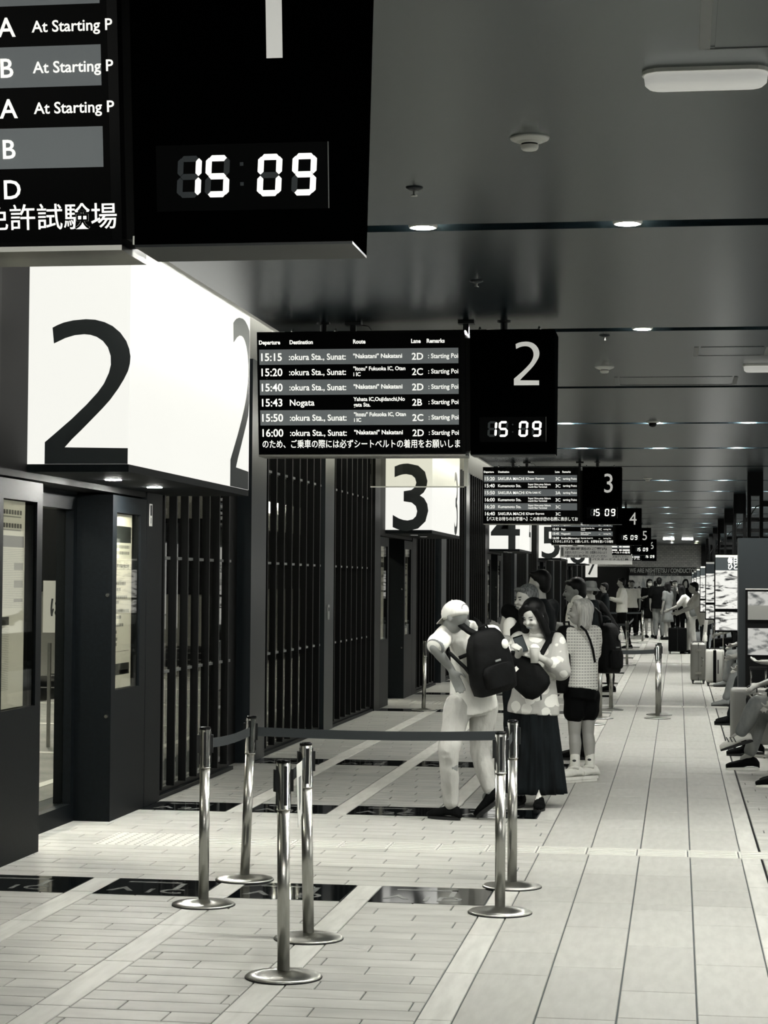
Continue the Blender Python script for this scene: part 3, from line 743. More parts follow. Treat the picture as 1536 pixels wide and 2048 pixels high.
# ------------------------------------------------------------------ end wall, right wall, back wall
m_brick = bpy.data.materials.new('end_wall_tiles'); m_brick.use_nodes = True
nt = m_brick.node_tree; b = nt.nodes['Principled BSDF']; br = nt.nodes.new('ShaderNodeTexBrick'); geo = nt.nodes.new('ShaderNodeNewGeometry')
sx_ = nt.nodes.new('ShaderNodeSeparateXYZ'); cb = nt.nodes.new('ShaderNodeCombineXYZ')
nt.links.new(geo.outputs['Position'], sx_.inputs[0]); nt.links.new(sx_.outputs['X'], cb.inputs['X']); nt.links.new(sx_.outputs['Z'], cb.inputs['Y'])
nt.links.new(cb.outputs[0], br.inputs['Vector']); br.inputs['Scale'].default_value = 3.2
br.inputs['Color1'].default_value = tone(190); br.inputs['Color2'].default_value = tone(165); br.inputs['Mortar'].default_value = tone(120)
nt.links.new(br.outputs['Color'], b.inputs['Base Color']); b.inputs['Roughness'].default_value = .5
we = MB().box(-4.6, 6, 84, 84.3, 0, 3.8).build('wall_end', m_brick); tag(we, kind='structure')
MB().box(-4.5, -1.75, 83.7, 84, 0, 2.3).build('dark_lower_panel', m_fin, we)
MB().box(.95, 6, 83.7, 84, 0, 3.2).build('dark_side_panel', m_fin, we)
r = empty('mural', (-2.0, 83.2, 0), 'wide grey patterned mural with a lettered dark header band on the far end wall', 'mural')
MB().box(0, 2.75, 0, .3, 0, 1.93).build('mural_panel', mat('mural_grey', 118, .6, noise=30, nscale=(4, 4, 4), emit=.10), r)
MB().box(0, 2.75, -.02, .3, 1.93, 2.28).build('header_band', m_fin, r)
text('WE ARE NISHITETSU / CONDUCTORS', .25, face_matrix((.03, -.026, 2.06), (1,0,0), (0,0,1)), m_inkl, r, 'header_lettering', sx=.66, bold=.02)
text('西鉄高速バスターミナルへようこそ', .1, face_matrix((.75, -.026, 1.95), (1,0,0), (0,0,1)), m_inkl, r, 'subtitle_lettering', sx=.8)
mb = MB()
for k_ in range(5): 
    for s in (-1, 1): mb.poly([(.3+k_*.52, -.006, .9), (.34+k_*.52, -.006, .9), (.34+k_*.52+s*.22, -.006, 1.9), (.3+k_*.52+s*.22, -.006, 1.9)][::s], (0,-1,0), .003)
mb.build('diagonal_lines', m_paperg, r)
wr = MB().box(5.9, 6.1, -8, 92, 0, 3.8).build('wall_right', mat('right_wall', 120, .6)); tag(wr, kind='structure')
for i in range(10): MB().box(5.86, 5.9, 6+i*7.2, 11+i*7.2, .3, 2.6).build('shop_front', mat('shop_glow', 200, .4, emit=1.6), wr)
wb = MB().box(-4.6, 6, -8.2, -8, 0, 3.8).build('wall_back', mat('back_wall', 90, .6)); tag(wb, kind='structure')

# ------------------------------------------------------------------ bus yard beyond the glass
yard = MB().box(-20, -4.6, -8, 92, -.06, -.005).build('yard_ground', m_asph); tag(yard, kind='structure')
yr = MB().box(-20, -4.1, -8, 92, 4.6, 4.8).build('yard_roof', mat('yard_roof', 70, .7)); tag(yr, kind='structure')
ye = MB().box(-20, -4.62, 92, 92.2, 0, 4.6).build('yard_glow_wall', mat('yard_end_glow', 225, .6, emit=.8)); tag(ye, kind='structure')  # added glowing end wall that brightens the gaps between the fins
yw = MB().box(-20.2, -20, -8, 92, 0, 4.6).build('yard_wall', mat('yard_wall', 120, .7)); tag(yw, kind='structure')
for i in range(14):
    MB().box(-14, -5.6, 7.2+i*3.6, 7.34+i*3.6, -.004, .001).build('parking_line', m_paper, yard)
MB().box(-5.0, -4.9, -8, 92, -.004, .001).build('kerb_line', m_paper, yard)
for i in range(9):  # unseen lamps added to light the yard
    y = 6+i*8
    r = empty('yard_fill_light', (-7.5, y, 4.55), ['first', 'second', 'third', 'fourth', 'fifth', 'sixth', 'seventh', 'eighth', 'farthest'][i]+' added fill light on the bus yard roof beyond the glass', 'lamp', 'fill lights added in the bus yard')
    MB().box(-.15, .15, -1, 1, 0, .05).build('fill_housing', m_white, r); MB().box(-.12, .12, -.95, .95, -.01, 0).build('fill_emitter', mat('yard_fill_glow', 250, .5, emit=YARD_FILL), r)
def bus(x, y, label):
    r = empty('coach', (x, y, 0), label, 'bus', 'coaches parked in the bus yard')
    def sec(yy, f, z0=.35, z1=3.2, wd=1.22):
        return [(-wd*f, yy, z0), (wd*f, yy, z0), (wd*f, yy, z1-.25), (wd*f-.15, yy, z1), (-wd*f+.15, yy, z1), (-wd*f, yy, z1-.25)]
    MB().rings([sec(0, .93, .4, 3.05), sec(.25, 1), sec(9.5, 1), sec(9.7, .97)]).build('coach_body', mat('coach_white', 190, .2, coat=.5), r)
    MB().poly([(-1.02, -.01, 1.35), (1.02, -.01, 1.35), (1.0, -.01, 2.75), (-1.0, -.01, 2.75)], (0,-1,0), .03).build('windscreen', m_gloss, r)
    for i in range(6):
        MB().box(1.2, 1.235, .7+i*1.45, 2.05+i*1.45, 1.45, 2.6).build('side_window', m_gloss, r)
    for yy in (1.9, 7.4):
        for sx2 in (-1, 1): o = MB().lathe([(.48, -.14), (.5, -.1), (.5, .1), (.48, .14)], 24).build('wheel', m_rub, r); o.rotation_euler = (0, PI/2, 0); o.location = (sx2*1.08, yy, .5)
    for s in (-1, 1): MB().box(s*.85-.16, s*.85+.16, -.05, 0, .62, .8).build('headlamp', m_lamp, r)
    MB().tube([(1.1, .1, 2.9), (1.3, -.2, 2.85), (1.32, -.25, 2.45)], .03, 8).build('mirror_arm', m_blkpl, r)
    MB().box(1.22, 1.42, -.32, -.2, 2.15, 2.5).build('mirror', m_blkpl, r)
bus(-9.5, 21.6, 'pale coach glimpsed through the glass door of gate 2'); bus(-9.2, 36.0, 'pale coach glimpsed through the black fins past gate 2'); bus(-9.2, 50.5, 'pale coach in the yard behind gate 4')
r = empty('hanging_sign', (-6.05, 18.6, 1.0), 'white notice with brushed lettering seen through the door of gate 2', 'sign')
MB().box(0, .72, 0, .03, .1, .60).build('sign_sheet', m_paper, r)
text('はひとつ', .2, face_matrix((.06, -.003, .27), (1,0,0), (0,0,1)), m_ink, r, 'brushed_text', sx=.8, bold=.02)
MB().box(.62, .69, -.004, 0, .04, .5).build('bottle_mark', m_ink, r)
for x in (.05, .68): MB().box(x, x+.03, .0, .03, -1.0, 0).build('sign_leg', m_steel, r)

# ------------------------------------------------------------------ stanchions
def stanchion(x, y, top, label, yawbase=0, belts=(), heads=(0,), far=False):
    """top: (dx, dy) lean of the head; belts: list of ((x,y) of the far end, drop) """
    r = empty('queue_post', (x, y, 0), label, 'queue post', 'steel belt posts of the queue lanes')
    n = 14 if far else 36; H = .885
    tx, ty = top
    nb = 36 if not far else 20
    base = [(.155, 0), (.156, .008), (.15, .013), (.09, .022), (.03, .03)]
    MB().lathe(base, nb).build('base_plate', m_steel2, r, True)
    MB().lathe([(.158, 0), (.158, .006)], nb).build('rubber_rim', m_rub, r)
    at = lambda z: (tx*z/H, ty*z/H, z)
    MB().tube([at(.025), at(H-.2)], .0255, n).build('pole', m_steel, r, True)
    MB().tube([at(H-.205), at(H-.2), at(H-.2), at(H-.012)], [.0295, .0295, .028, .0285], n).build('head_sleeve', m_chrome, r, True)
    MB().tube([at(H-.013), at(H-.006), at(H)], [.029, .0285, .022], n).build('cap', m_gloss, r, True)
    for a in heads:
        for da in (0, PI/2, PI, 3*PI/2):
            c = V(at(H-.085)); R = Matrix.Rotation(a+da, 3, 'Z')
            MB().box(.022, .038, -.0125, .0125, -.055, .055).build('x', None) if False else None
            if da in (0, PI):
                q = MB().box(.022, .04, -.012, .012, -.045, .045); q.v = [tuple(c + R @ V(p)) for p in q.v]; q.build('belt_socket', m_blkpl, r)
            q = MB().box(.024, .0305, -.007, .007, -.10, .06); q.v = [tuple(c + R @ V(p)) for p in q.v]; q.build('socket_slot', m_blkpl, r)
    for (bx, by, z) in belts:
        p0 = V((tx, ty, H-.085)); p1 = V((bx-x, by-y, z)); d = (p1-p0); dn = V((d.x, d.y, 0)).normalized(); nrm = V((-dn.y, dn.x, 0))
        p0 = p0+dn*.035; p1 = p1-dn*.035
        rs = []
        for i in range(9):
            t_ = i/8; p = p0.lerp(p1, t_) - V((0, 0, .012*math.sin(PI*t_)))
            rs.append([p+nrm*.0008+V((0,0,.024)), p+nrm*.0008-V((0,0,.024)), p-nrm*.0008-V((0,0,.024)), p-nrm*.0008+V((0,0,.024))])
        MB().rings(rs).build('retractable_belt', m_belt, r)
    return r
A = (-1.587, 8.065); B = (-1.647, 8.947); Cc = (-2.333, 9.78); D_ = (-2.311, 10.633); E_ = (-.858, 9.819); F_ = (-.868, 10.664)
stanchion(*A, (-.008, 0), 'steel belt post nearest the viewer, in front of all the others', heads=(.5,))
stanchion(*B, (-.02, 0), 'steel belt post just behind the nearest one, paper sign hanging from its belt', heads=(.4,), belts=((A[0]-.008, A[1], .80),))
stanchion(*Cc, (.0, 0), 'leftmost steel belt post of the near queue', heads=(.2,), belts=((D_[0]+.03, D_[1], .80),))
stanchion(*D_, (.03, 0), 'slightly leaning steel belt post where the long grey belt begins', heads=(0,), belts=((F_[0], F_[1], .80),))
stanchion(*E_, (.0, 0), 'front steel belt post of the right-hand pair', heads=(.15,), belts=((F_[0], F_[1], .80),))
stanchion(*F_, (.0, 0), 'rear steel belt post of the right-hand pair where the long belt ends', heads=(0,))
stanchion(-3.157, 24.98, (.02, 0), 'lone steel belt post before gate 3, left of the capped man', far=True)
stanchion(-.24, 24.22, (0, 0), 'front steel belt post standing alone in the walkway mid-way', far=True, belts=((-.92, 24.05, .80),))
stanchion(-.225, 24.87, (0, 0), 'rear steel belt post right behind the lone walkway post', far=True)
stanchion(-.917, 24.05, (0, 0), 'left one of two belt posts under the big black backpack', far=True)
stanchion(-.841, 25.69, (0, 0), 'right one of two belt posts under the big black backpack', far=True)
stanchion(-.974, 23.0, (0, 0), 'belt post right behind the legs of the woman in shorts', far=True)
stanchion(-.987, 39.6, (0, 0), 'far belt post with two wide belts, right of the black backpack', far=True, belts=((-2.4, 39.6, .80), (-1.0, 46.0, .8)))
stanchion(-.965, 55.6, (0, 0), 'farthest belt post before the crowd', far=True, belts=((-2.3, 55.6, .8),))
# paper sign on the belt between the two nearest posts
r = empty('paper_sign', (-1.628, 8.56, .80), 'white paper sign hanging from the belt between the two nearest posts', 'sign')
d = (V((A[0], A[1], 0))-V((B[0], B[1], 0))).normalized()
mb = MB(); nrm = V((-d.y, d.x, 0)); c0 = V((.0, .0, .03))
mb.poly([V((.004,0,0))+d*-.10+V((0,0,.027)), V((.004,0,0))+d*.10+V((0,0,.0275)), V((.014,0,0))+d*.105+V((0,0,-.24)), V((.006,0,0))+d*-.095+V((0,0,-.20))], (1,0,0), .002); mb.build('sheet', m_paper, r)
mb = MB(); mb.poly([V((.010,0,0))+d*-.02+V((0,0,-.03)), V((.010,0,0))+d*.05+V((0,0,-.03)), V((.014,0,0))+d*.06+V((0,0,-.17)), V((.011,0,0))+d*-.01+V((0,0,-.14))], (1,0,0), .002); mb.build('printed_picture', m_inkl, r)
# ------------------------------------------------------------------ people and their bags
CM = Matrix(((0.98935470, -0.00207540, 0.14550934), (0.14534614, -0.03534778, -0.98874923), (0.00719549, 0.99937293, -0.03466985)))
def at(px, py, Y):
    r = CM @ V(((px-768)/4000, -(py-1024)/4000, -1)); return V((0, 0, 1.616)) + r*(Y/r.y)
def hand(mb, wr, d, side, s=1.0, curl=.5, nrm=None):
    """palm and five fingers; d = direction of the hand, side = towards the thumb"""
    d = V(d).normalized(); side = V(side); side = (side - d*side.dot(d)).normalized(); n = d.cross(side) if nrm is None else V(nrm).normalized()
    wr = V(wr)
    M = Matrix((side, d, n)).transposed()
    mb.ell(wr+d*.048*s, (.038*s, .05*s, .0155*s), M)
    mb.cap(wr-d*.03*s, .026*s, wr+d*.03*s, .026*s)
    for i, (o, L) in enumerate(((.028, .070), (.010, .078), (-.009, .072), (-.027, .056))):
        b = wr+d*.088*s+side*o*s; a1 = curl*.8; a2 = curl*1.9
        k1 = b+(d*math.cos(a1)+n*math.sin(a1)+side*o*2)*L*.5*s; k2 = k1+(d*math.cos(a2)+n*math.sin(a2)+side*o*1.5)*L*.55*s
        mb.cap(b-d*.02*s, .0098*s, k1, .0088*s, 8); mb.cap(k1, .0088*s, k2, .0075*s, 8)
    b = wr+d*.025*s+side*.028*s; k1 = b+(d*.6+side*.75+n*.35*curl).normalized()*.038*s; k2 = k1+(d*.9+side*.25+n*.6*curl).normalized()*.032*s
    mb.cap(b, .0125*s, k1, .0105*s, 8); mb.cap(k1, .0105*s, k2, .0085*s, 8)
def frame(fwd, up=(0, 0, 1)):
    f = V(fwd).normalized(); u = V(up); r = f.cross(u).normalized(); u = r.cross(f); return Matrix((r, f, u)).transposed()
def shoe(root, an, d, s, m, sole, name='shoe', pitch=0, chunky=1.0, z0=None):
    """an: ankle point, d: toe direction; built on the sole plane below the ankle"""
    d = V(d).normalized(); R = frame(d); o = V(an) - V(root.location)
    r = R.col[0]; u = R.col[2]
    if z0 is not None: base = V((o.x, o.y, z0))
    else: base = o - u*.085*s
    prof = [(-.075, .022, .045), (-.055, .034, .075), (-.02, .036, .092), (.02, .037, .088), (.06, .042, .066), (.11, .048, .052), (.155, .043, .040), (.182, .024, .026)]
    rs = []
    for y, wd, h in prof:
        ring = []
        for j in range(12):
            a = 2*PI*j/12; cx = math.cos(a)*wd*s*chunky; cz = .018*s*chunky + max(-.02, math.sin(a)*h*.62)*s + h*.38*s
            ring.append(base+d*y*s*1.02+r*cx+u*max(cz, .006))
        rs.append(ring)
    a = MB().rings(rs).build(name, m, root, True)
    rs = []
    for z in (0, .02*s*chunky):
        ring = []
        for j in range(20):
            t = 2*PI*j/20; y = .055+.132*math.cos(t); wd = .036+.012*(math.cos(t)*.5+.5)
            ring.append(base+d*y*s+r*math.sin(t)*wd*s*1.04*chunky+u*z)
        rs.append(ring)
    MB().rings(rs).build('sole', sole, a).parent = a
    return a
def head_parts(root, mb, hc, fwd, s, hair, hairm, near, up=(0, 0, 1), mask=None):
    R = frame(fwd, up); f, r, u = R.col[1], R.col[0], R.col[2]; c = V(hc)
    L = lambda x, y, z: c + (r*x+f*y+u*z)*s
    mb.ell(L(0, -.006, .02), (.072*s, .09*s, .092*s), R, 18, 12)
    mb.ell(L(0, .022, -.045), (.052*s, .06*s, .06*s), R)
    mb.cap(L(0, .082, .008), .010*s, L(0, .1, -.022), .013*s, 8)
    mb.cap(L(-.02, .074, -.06), .012*s, L(.02, .074, -.06), .012*s, 8)
    for q in (-1, 1): mb.ell(L(q*.075, -.005, -.008), (.01*s, .018*s, .03*s), R)
    for q in (-1, 1): mb.cap(L(q*.028, .078, -.02), .016*s, L(q*.04, .06, -.03), .02*s, 8)
    rl = V(root.location)
    q_ = lambda p: p
    if near:
        for q in (-1, 1):
            MB().ell(L(q*.030, .083, .006), (.013*s, .006*s, .0045*s), R).build('eye', m_eye, root, True)
            MB().cap(L(q*.018, .088, .026), .0035*s, L(q*.044, .079, .028), .003*s, 8).build('eyebrow', m_brow, root, True)
        MB().ell(L(0, .091, -.056), (.02*s, .007*s, .0065*s), R).build('lips', m_lip, root, True)
    if mask: MB().ell(L(0, .05, -.042), (.066*s, .06*s, .052*s), R).build('face_mask', mask, root, True)
    h = MB(); vx = .011 if near else .018
    if hair == 'short':
        h.ell(L(0, -.026, .042), (.084*s, .09*s, .09*s), R, 18, 12); h.ell(L(0, -.055, -.015), (.074*s, .055*s, .07*s), R); h.cap(L(-.05, .055, .085), .022*s, L(.05, .055, .085), .022*s)
    elif hair == 'bald':
        h.ell(L(0, -.045, -.005), (.08*s, .06*s, .06*s), R)
        h.ell(L(0, -.035, .05), (.076*s, .075*s, .066*s), R)
    elif hair == 'bob':
        h.ell(L(0, -.026, .04), (.09*s, .093*s, .094*s), R, 18, 12); h.ell(L(0, -.055, -.03), (.088*s, .062*s, .1*s), R)
        for q in (-1, 1): h.cap(L(q*.070, -.02, .04), .028*s, L(q*.068, -.022, -.10), .036*s)
        h.cap(L(-.05, .05, .088), .026*s, L(.05, .05, .088), .026*s)
        h.cap(L(-.04, -.06, -.09), .045*s, L(.04, -.06, -.09), .045*s)
    elif hair == 'long':
        h.ell(L(0, -.026, .042), (.09*s, .096*s, .096*s), R, 18, 12); h.ell(L(0, -.06, -.05), (.09*s, .055*s, .13*s), R)
        for q in (-1, 1):
            h.cap(L(q*.066, .038, .06), .026*s, L(q*.084, .012, -.07), .03*s); h.cap(L(q*.084, .012, -.07), .034*s, L(q*.095, .0, -.19), .03*s)
            h.cap(L(q*.095, .0, -.19), .03*s, L(q*.105, .02, -.235), .012*s)
        h.cap(L(.01, .058, .1), .03*s, L(.06, .062, .06), .02*s); h.cap(L(.06, .062, .06), .022*s, L(.085, .04, -.03), .022*s)
        h.cap(L(-.03, -.06, -.2), .05*s, L(.03, -.06, -.2), .05*s)
    elif hair == 'tail':
        h.ell(L(0, -.026, .042), (.084*s, .09*s, .09*s), R, 18, 12); h.ell(L(0, -.06, .0), (.07*s, .05*s, .07*s), R); h.cap(L(0, -.12, .03), .03*s, L(0, -.16, -.13), .022*s)
    elif hair == 'under':
        h.ell(L(0, -.035, .0), (.08*s, .078*s, .07*s), R)
    if h.v: blob(h, 'hair', hairm, root, vx, 5)
    return L, R
def human(root, J, s=1.0, fwd=(0, 1, 0), hfwd=None, hup=(0, 0, 1), near=False, skin=None, hair='short', hairm=None, top=None, topm=None, sleeve='short', bottom='trousers', botm=None,
          shoem=None, solem=None, hem=None, hemw=.19, topw=1.0, botw=1.0, mask=None, footdir=None, mid=None, toes=None, handL=None, handR=None, bareleg=False, hemz=None, chunky=1.0, lift=False):
    skin = skin or m_skin; hairm = hairm or m_hair; topm = topm or m_wht; botm = botm or m_bcl; shoem = shoem or m_bcl; solem = solem or m_rub
    O = V(root.location); J = {k: V(v)-O for k, v in J.items()}
    f = V(fwd).normalized(); right = f.cross(V((0, 0, 1))).normalized(); S = s
    mb = MB()
    L, R = head_parts(root, mb, J['head'], hfwd or fwd, s, hair, hairm, near, hup, mask)
    ax = (J['neck']-J['pelvis']).normalized()
    mb.cap(J['neck']-ax*.03, .055*S, J['head']+(J['neck']-J['head']).normalized()*.06*S, .05*S)
    def ring(c, a, b, n=20, axis=None):
        ax_ = axis or ax; rr = (J['shR']-J['shL']); rr = (rr-ax_*rr.dot(ax_)).normalized(); ff = ax_.cross(rr)
        return [c+rr*a*math.cos(2*PI*j/n)+ff*b*math.sin(2*PI*j/n) for j in range(n)]
    P, N, Ch = J['pelvis'], J['neck'], J['chest']; Bl = J.get('belly', (P+Ch)/2)
    mb.rings([ring(P, .12*S, .085*S), ring(Bl, .105*S, .08*S), ring(Ch, .125*S, .09*S), ring(Ch.lerp(N, .6), .12*S, .08*S), ring(N, .05*S, .045*S)])
    for q in 'LR':
        sh, el, wr = J['sh'+q], J['el'+q], J['wr'+q]
        mb.cap(Ch.lerp(N, .6), .05*S, sh, .046*S); mb.cap(sh, .045*S, el, .036*S); mb.cap(el, .037*S, el.lerp(wr, .35), .038*S); mb.cap(el.lerp(wr, .35), .038*S, wr, .026*S)
        hd = (handL if q == 'L' else handR) or {}
        d = hd.get('d', wr-el); side = hd.get('side', f)
        if near or hd: hand(mb, wr+V(d).normalized()*.02, d, side, S, hd.get('curl', .5))
        else: hand(mb, wr, d, side, S, .5)
        hp, kn, an = J['hip'+q], J['kn'+q], J['an'+q]
        mb.cap(P.lerp(hp, .5), .08*S, hp, .082*S); mb.cap(hp, .078*S, kn, .053*S)
        bk = kn.lerp(an, .28)-f*.012
        mb.cap(kn, .05*S, bk, .056*S); mb.cap(bk, .056*S, an+(kn-an)*.12, .036*S); mb.cap(an+(kn-an)*.15, .034*S, an, .034*S)
        mb.cap(an, .033*S, an+V((footdir or fwd)).normalized()*.06-V((0,0,.035)), .026*S)
    blob(mb, 'body', skin, root, .0075 if near else .014, 4)
    # top
    t = MB(); hz = hem if hem is not None else -.06
    Hm = P-ax*abs(hz) if hemz is None else V((P.x, P.y, hemz))
    w_ = topw
    t.rings([ring(Hm, hemw*S, hemw*.72*S), ring(Bl, .155*S*w_, .115*S*w_), ring(Ch, .165*S*w_, .12*S*w_), ring(Ch.lerp(N, .55), .155*S*w_, .105*S*w_), ring(N-ax*.01, .07*S, .062*S), ring(N+ax*.015, .058*S, .055*S)])
    for q in 'LR':
        sh, el, wr = J['sh'+q], J['el'+q], J['wr'+q]
        t.cap(Ch.lerp(N, .6), .07*S, sh, .062*S*w_)
        if sleeve == 'short': e = sh.lerp(el, .72); t.cap(sh, .062*S*w_, e, .068*S*w_)
        elif sleeve == 'none': t.cap(sh, .055*S, sh.lerp(el, .1), .05*S)
        elif sleeve == 'elbow': t.cap(sh, .066*S*w_, el, .078*S*w_); t.cap(el, .078*S*w_, el.lerp(wr, .42), .066*S*w_)
        else: t.cap(sh, .062*S*w_, el, .055*S*w_); t.cap(el, .055*S*w_, el.lerp(wr, .9), .042*S*w_)
    blob(t, 'shirt', topm, root, .0095 if near else .016, 3, wr=.02)
    if top == 'collar':
        c = MB(); c.rings([ring(N-ax*.02, .085*S, .08*S), ring(N+ax*.02, .066*S, .064*S), ring(N+ax*.024, .058*S, .056*S), ring(N-ax*.01, .06*S, .058*S)]); c.build('collar', topm, root, True)
    # bottom
    b = MB()
    if bottom in ('trousers', 'shorts'):
        b.rings([ring(P-ax*.11*S, .14*S*botw, .115*S*botw), ring(P-ax*.04, .155*S*botw, .118*S*botw), ring(P+ax*.07, .135*S*botw, .1*S*botw)])
        for q in 'LR':
            hp, kn, an = J['hip'+q], J['kn'+q], J['an'+q]
            if bottom == 'shorts': b.cap(hp, .1*S*botw, hp.lerp(kn, .42), .098*S*botw)
            else:
                b.cap(hp, .1*S*botw, kn, .074*S*botw); b.cap(kn, .072*S*botw, kn.lerp(an, .5), .066*S*botw); b.cap(kn.lerp(an, .5), .066*S*botw, kn.lerp(an, .90), .055*S*botw)
        blob(b, bottom, botm, root, .010 if near else .016, 4, wr=.02)
    elif bottom == 'skirt':
        rs = []; n = 96
        zt, zb = P.z+.06, .10
        for i in range(15):
            t_ = i/14; z = zt+(zb-zt)*t_; a = (.15+.085*t_)*S*botw; amp = .004+.018*t_
            rs.append([V((P.x, P.y, z))+right*a*math.cos(2*PI*j/n)*(1+amp/a*math.sin(j*2*PI/n*16+.5))+f*a*.78*math.sin(2*PI*j/n)*(1+amp/a*math.sin(j*2*PI/n*16)) for j in range(n)])
        b.rings(rs).build('skirt', botm, root, True)
    elif bottom == 'midskirt':
        rs = []; n = 40
        for i in range(6):
            t_ = i/5; a = (.15+.06*t_)*S; rs.append([V((P.x, P.y, P.z+.05-.42*t_))+right*a*math.cos(2*PI*j/n)+f*a*.8*math.sin(2*PI*j/n) for j in range(n)])
        b.rings(rs).build('skirt', botm, root, True)
    if toes is not False:
        for q in 'LR': shoe(root, J['an'+q]+O, (toes or {}).get(q, footdir or fwd), S, shoem, solem, chunky=chunky, z0=None if (toes or {}).get(q+'free') else 0.0)
    return J, L, R
def pose(x, y, h, yaw, bend=0, lift=0, arm='down', walk=0):
    """default standing joints; yaw = facing direction angle (0 = +X, 90 = away)"""
    f = V((math.cos(math.radians(yaw)), math.sin(math.radians(yaw)), 0)); r = f.cross(V((0, 0, 1))); s = h/1.68
    B_ = V((x, y, 0)); J = {}
    up = V((0, 0, 1))*math.cos(math.radians(bend))+f*math.sin(math.radians(bend))
    J['pelvis'] = B_+V((0, 0, .92*s)); J['belly'] = J['pelvis']+up*.15*s; J['chest'] = J['pelvis']+up*.33*s; J['neck'] = J['pelvis']+up*.53*s
    J['head'] = J['neck']+up*.135*s+f*.02*s
    for q, k in (('L', -1), ('R', 1)):
        J['sh'+q] = J['neck']-up*.05*s+r*k*.185*s
        if arm == 'down': J['el'+q] = J['sh'+q]+V((0, 0, -.27*s))+r*k*.05; J['wr'+q] = J['el'+q]+V((0, 0, -.24*s))+f*.05
        elif arm == 'front': J['el'+q] = J['sh'+q]+V((0, 0, -.25*s))+f*.06+r*k*.03; J['wr'+q] = J['el'+q]+f*.22*s-r*k*.06+V((0, 0, .05))
        else: J['el'+q] = J['sh'+q]+V((0, 0, -.22*s))+f*.14; J['wr'+q] = J['el'+q]+f*.2*s+V((0, 0, -.08))
        J['hip'+q] = J['pelvis']+r*k*.085*s-V((0, 0, .05*s)); w2 = walk*k*.5
        J['kn'+q] = V((x, y, .49*s))+r*k*.09*s+f*(.02+w2*.5); J['an'+q] = V((x, y, .085*s))+r*k*.09*s+f*w2
    return J, f, s
def backpack(name, label, c, out, w_, h, d, m, tilt=0, up=(0, 0, 1), straps=None, cat='backpack', tags=True):
    """soft rounded pack; c centre, out = direction away from the wearer"""
    r_ = empty(name, c, label, cat); R = frame(out, up); f, r, u = R.col[1], R.col[0], R.col[2]
    mb = MB()
    rs = []
    def rr(z, a, b, off=0):
        pts = []
        for j in range(24):
            t = 2*PI*j/24; cx = math.copysign(abs(math.cos(t))**.55, math.cos(t)); cy = math.copysign(abs(math.sin(t))**.6, math.sin(t))
            pts.append(u*z+r*a*cx+f*(b*cy+off))
        return pts
    for z, k, kd in ((-.5, .78, .62), (-.47, .94, .86), (-.3, 1, 1), (0, .97, .95), (.25, .88, .82), (.4, .72, .66), (.48, .52, .42), (.5, .3, .2)):
        rs.append(rr(z*h, k*w_/2, kd*d/2))
    o = mb.rings(rs).build('pack_body', m, r_, True)
    p = MB(); rs = []
    for z, k in ((-.40, .55), (-.37, .7), (-.15, .74), (-.05, .62), (-.03, .4)): rs.append(rr(z*h, k*w_/2, .03, d*.48))
    p.rings(rs).build('front_pocket', m, r_, True)
    MB().tube([u*h*.47-r*.04, u*h*.55-r*.03, u*h*.55+r*.03, u*h*.47+r*.04], .008, 8).build('grab_handle', m, r_, True)
    if tags:
        MB().box(-.001, .0, 0, 0, 0, 0)
        q = MB().ell(u*h*.22-r*w_*.3+f*d*.44, (.028, .01, .034), R); q.build('keyring_tag', m_white, r_, True)
        q = MB().box(-.022, .022, -.003, .003, -.006, .006); q.v = [tuple(R @ V(pp)+u*h*.02+f*(d*.5+.022)) for pp in q.v]; q.build('brand_patch', m_inkl, r_)
    for pts, rad in (straps or []):
        pts = [V(p_)-V(c) for p_ in pts]; sm = []
        for i in range(len(pts)-1):
            for k in range(4): sm.append(pts[i].lerp(pts[i+1], k/4))
        sm.append(pts[-1]); st = MB(); rs = []
        for i, pp in enumerate(sm):
            dd = (sm[min(i+1, len(sm)-1)]-sm[max(i-1, 0)]).normalized(); wv = dd.cross(f).normalized(); nn = wv.cross(dd)
            rs.append([pp+wv*rad+nn*.006, pp+wv*rad-nn*.006, pp-wv*rad-nn*.006, pp-wv*rad+nn*.006])
        st.rings(rs).build('shoulder_strap', m, r_, True)
    return r_

# 1. the man bending in white polo and cap
r1 = empty('person', (-1.40, 13.6, 0), 'person in white cap and polo bending to the left, hand on hip', 'person')
J = dict(head=at(911, 1234, 13.45), neck=at(932, 1251, 13.6), chest=at(945, 1298, 13.66), belly=at(944, 1350, 13.7), pelvis=at(943, 1395, 13.7),
         shL=at(893, 1268, 13.5), shR=at(985, 1268, 13.85), elL=at(869, 1296, 13.36), wrL=at(901, 1336, 13.47), elR=at(1008, 1322, 13.92), wrR=at(995, 1362, 14.1),
         hipL=at(917, 1412, 13.62), hipR=at(968, 1412, 13.78), knL=at(897, 1500, 13.5), knR=at(958, 1500, 13.75), anL=at(902, 1603, 13.58), anR=at(982, 1585, 13.62))
J['anL'].z = .085; 
J1, L1, R1 = human(r1, J, 1.0, fwd=(-.7, .7, 0), hfwd=(-.80, .50, -.26), hup=(0, 0, 1), near=True, skin=m_skin2, hair=None, top='collar', topm=m_wht, sleeve='short',
    bottom='trousers', botm=m_beige, hem=.085, hemw=.2, topw=1.06, botw=1.0, toes={'L': (-.9, .45, 0), 'R': (-.8, .2, -.62), 'Rfree': True}, handL={'d': (.30, -.05, -.62), 'side': (.9, -.1, .2), 'curl': .15})
O = V(r1.location)
for q in 'LR':
    sh_, el_ = J1['sh'+q], J1['el'+q]; MB().tube([sh_.lerp(el_, .86), sh_.lerp(el_, .98)], .064, 20).build('sleeve_cuff', m_gcl, r1, True)
cp_ = empty('cap', at(909, 1226, 13.44), 'white baseball cap on the bent person, strap opening at the back', 'cap'); oc = V(cp_.location)
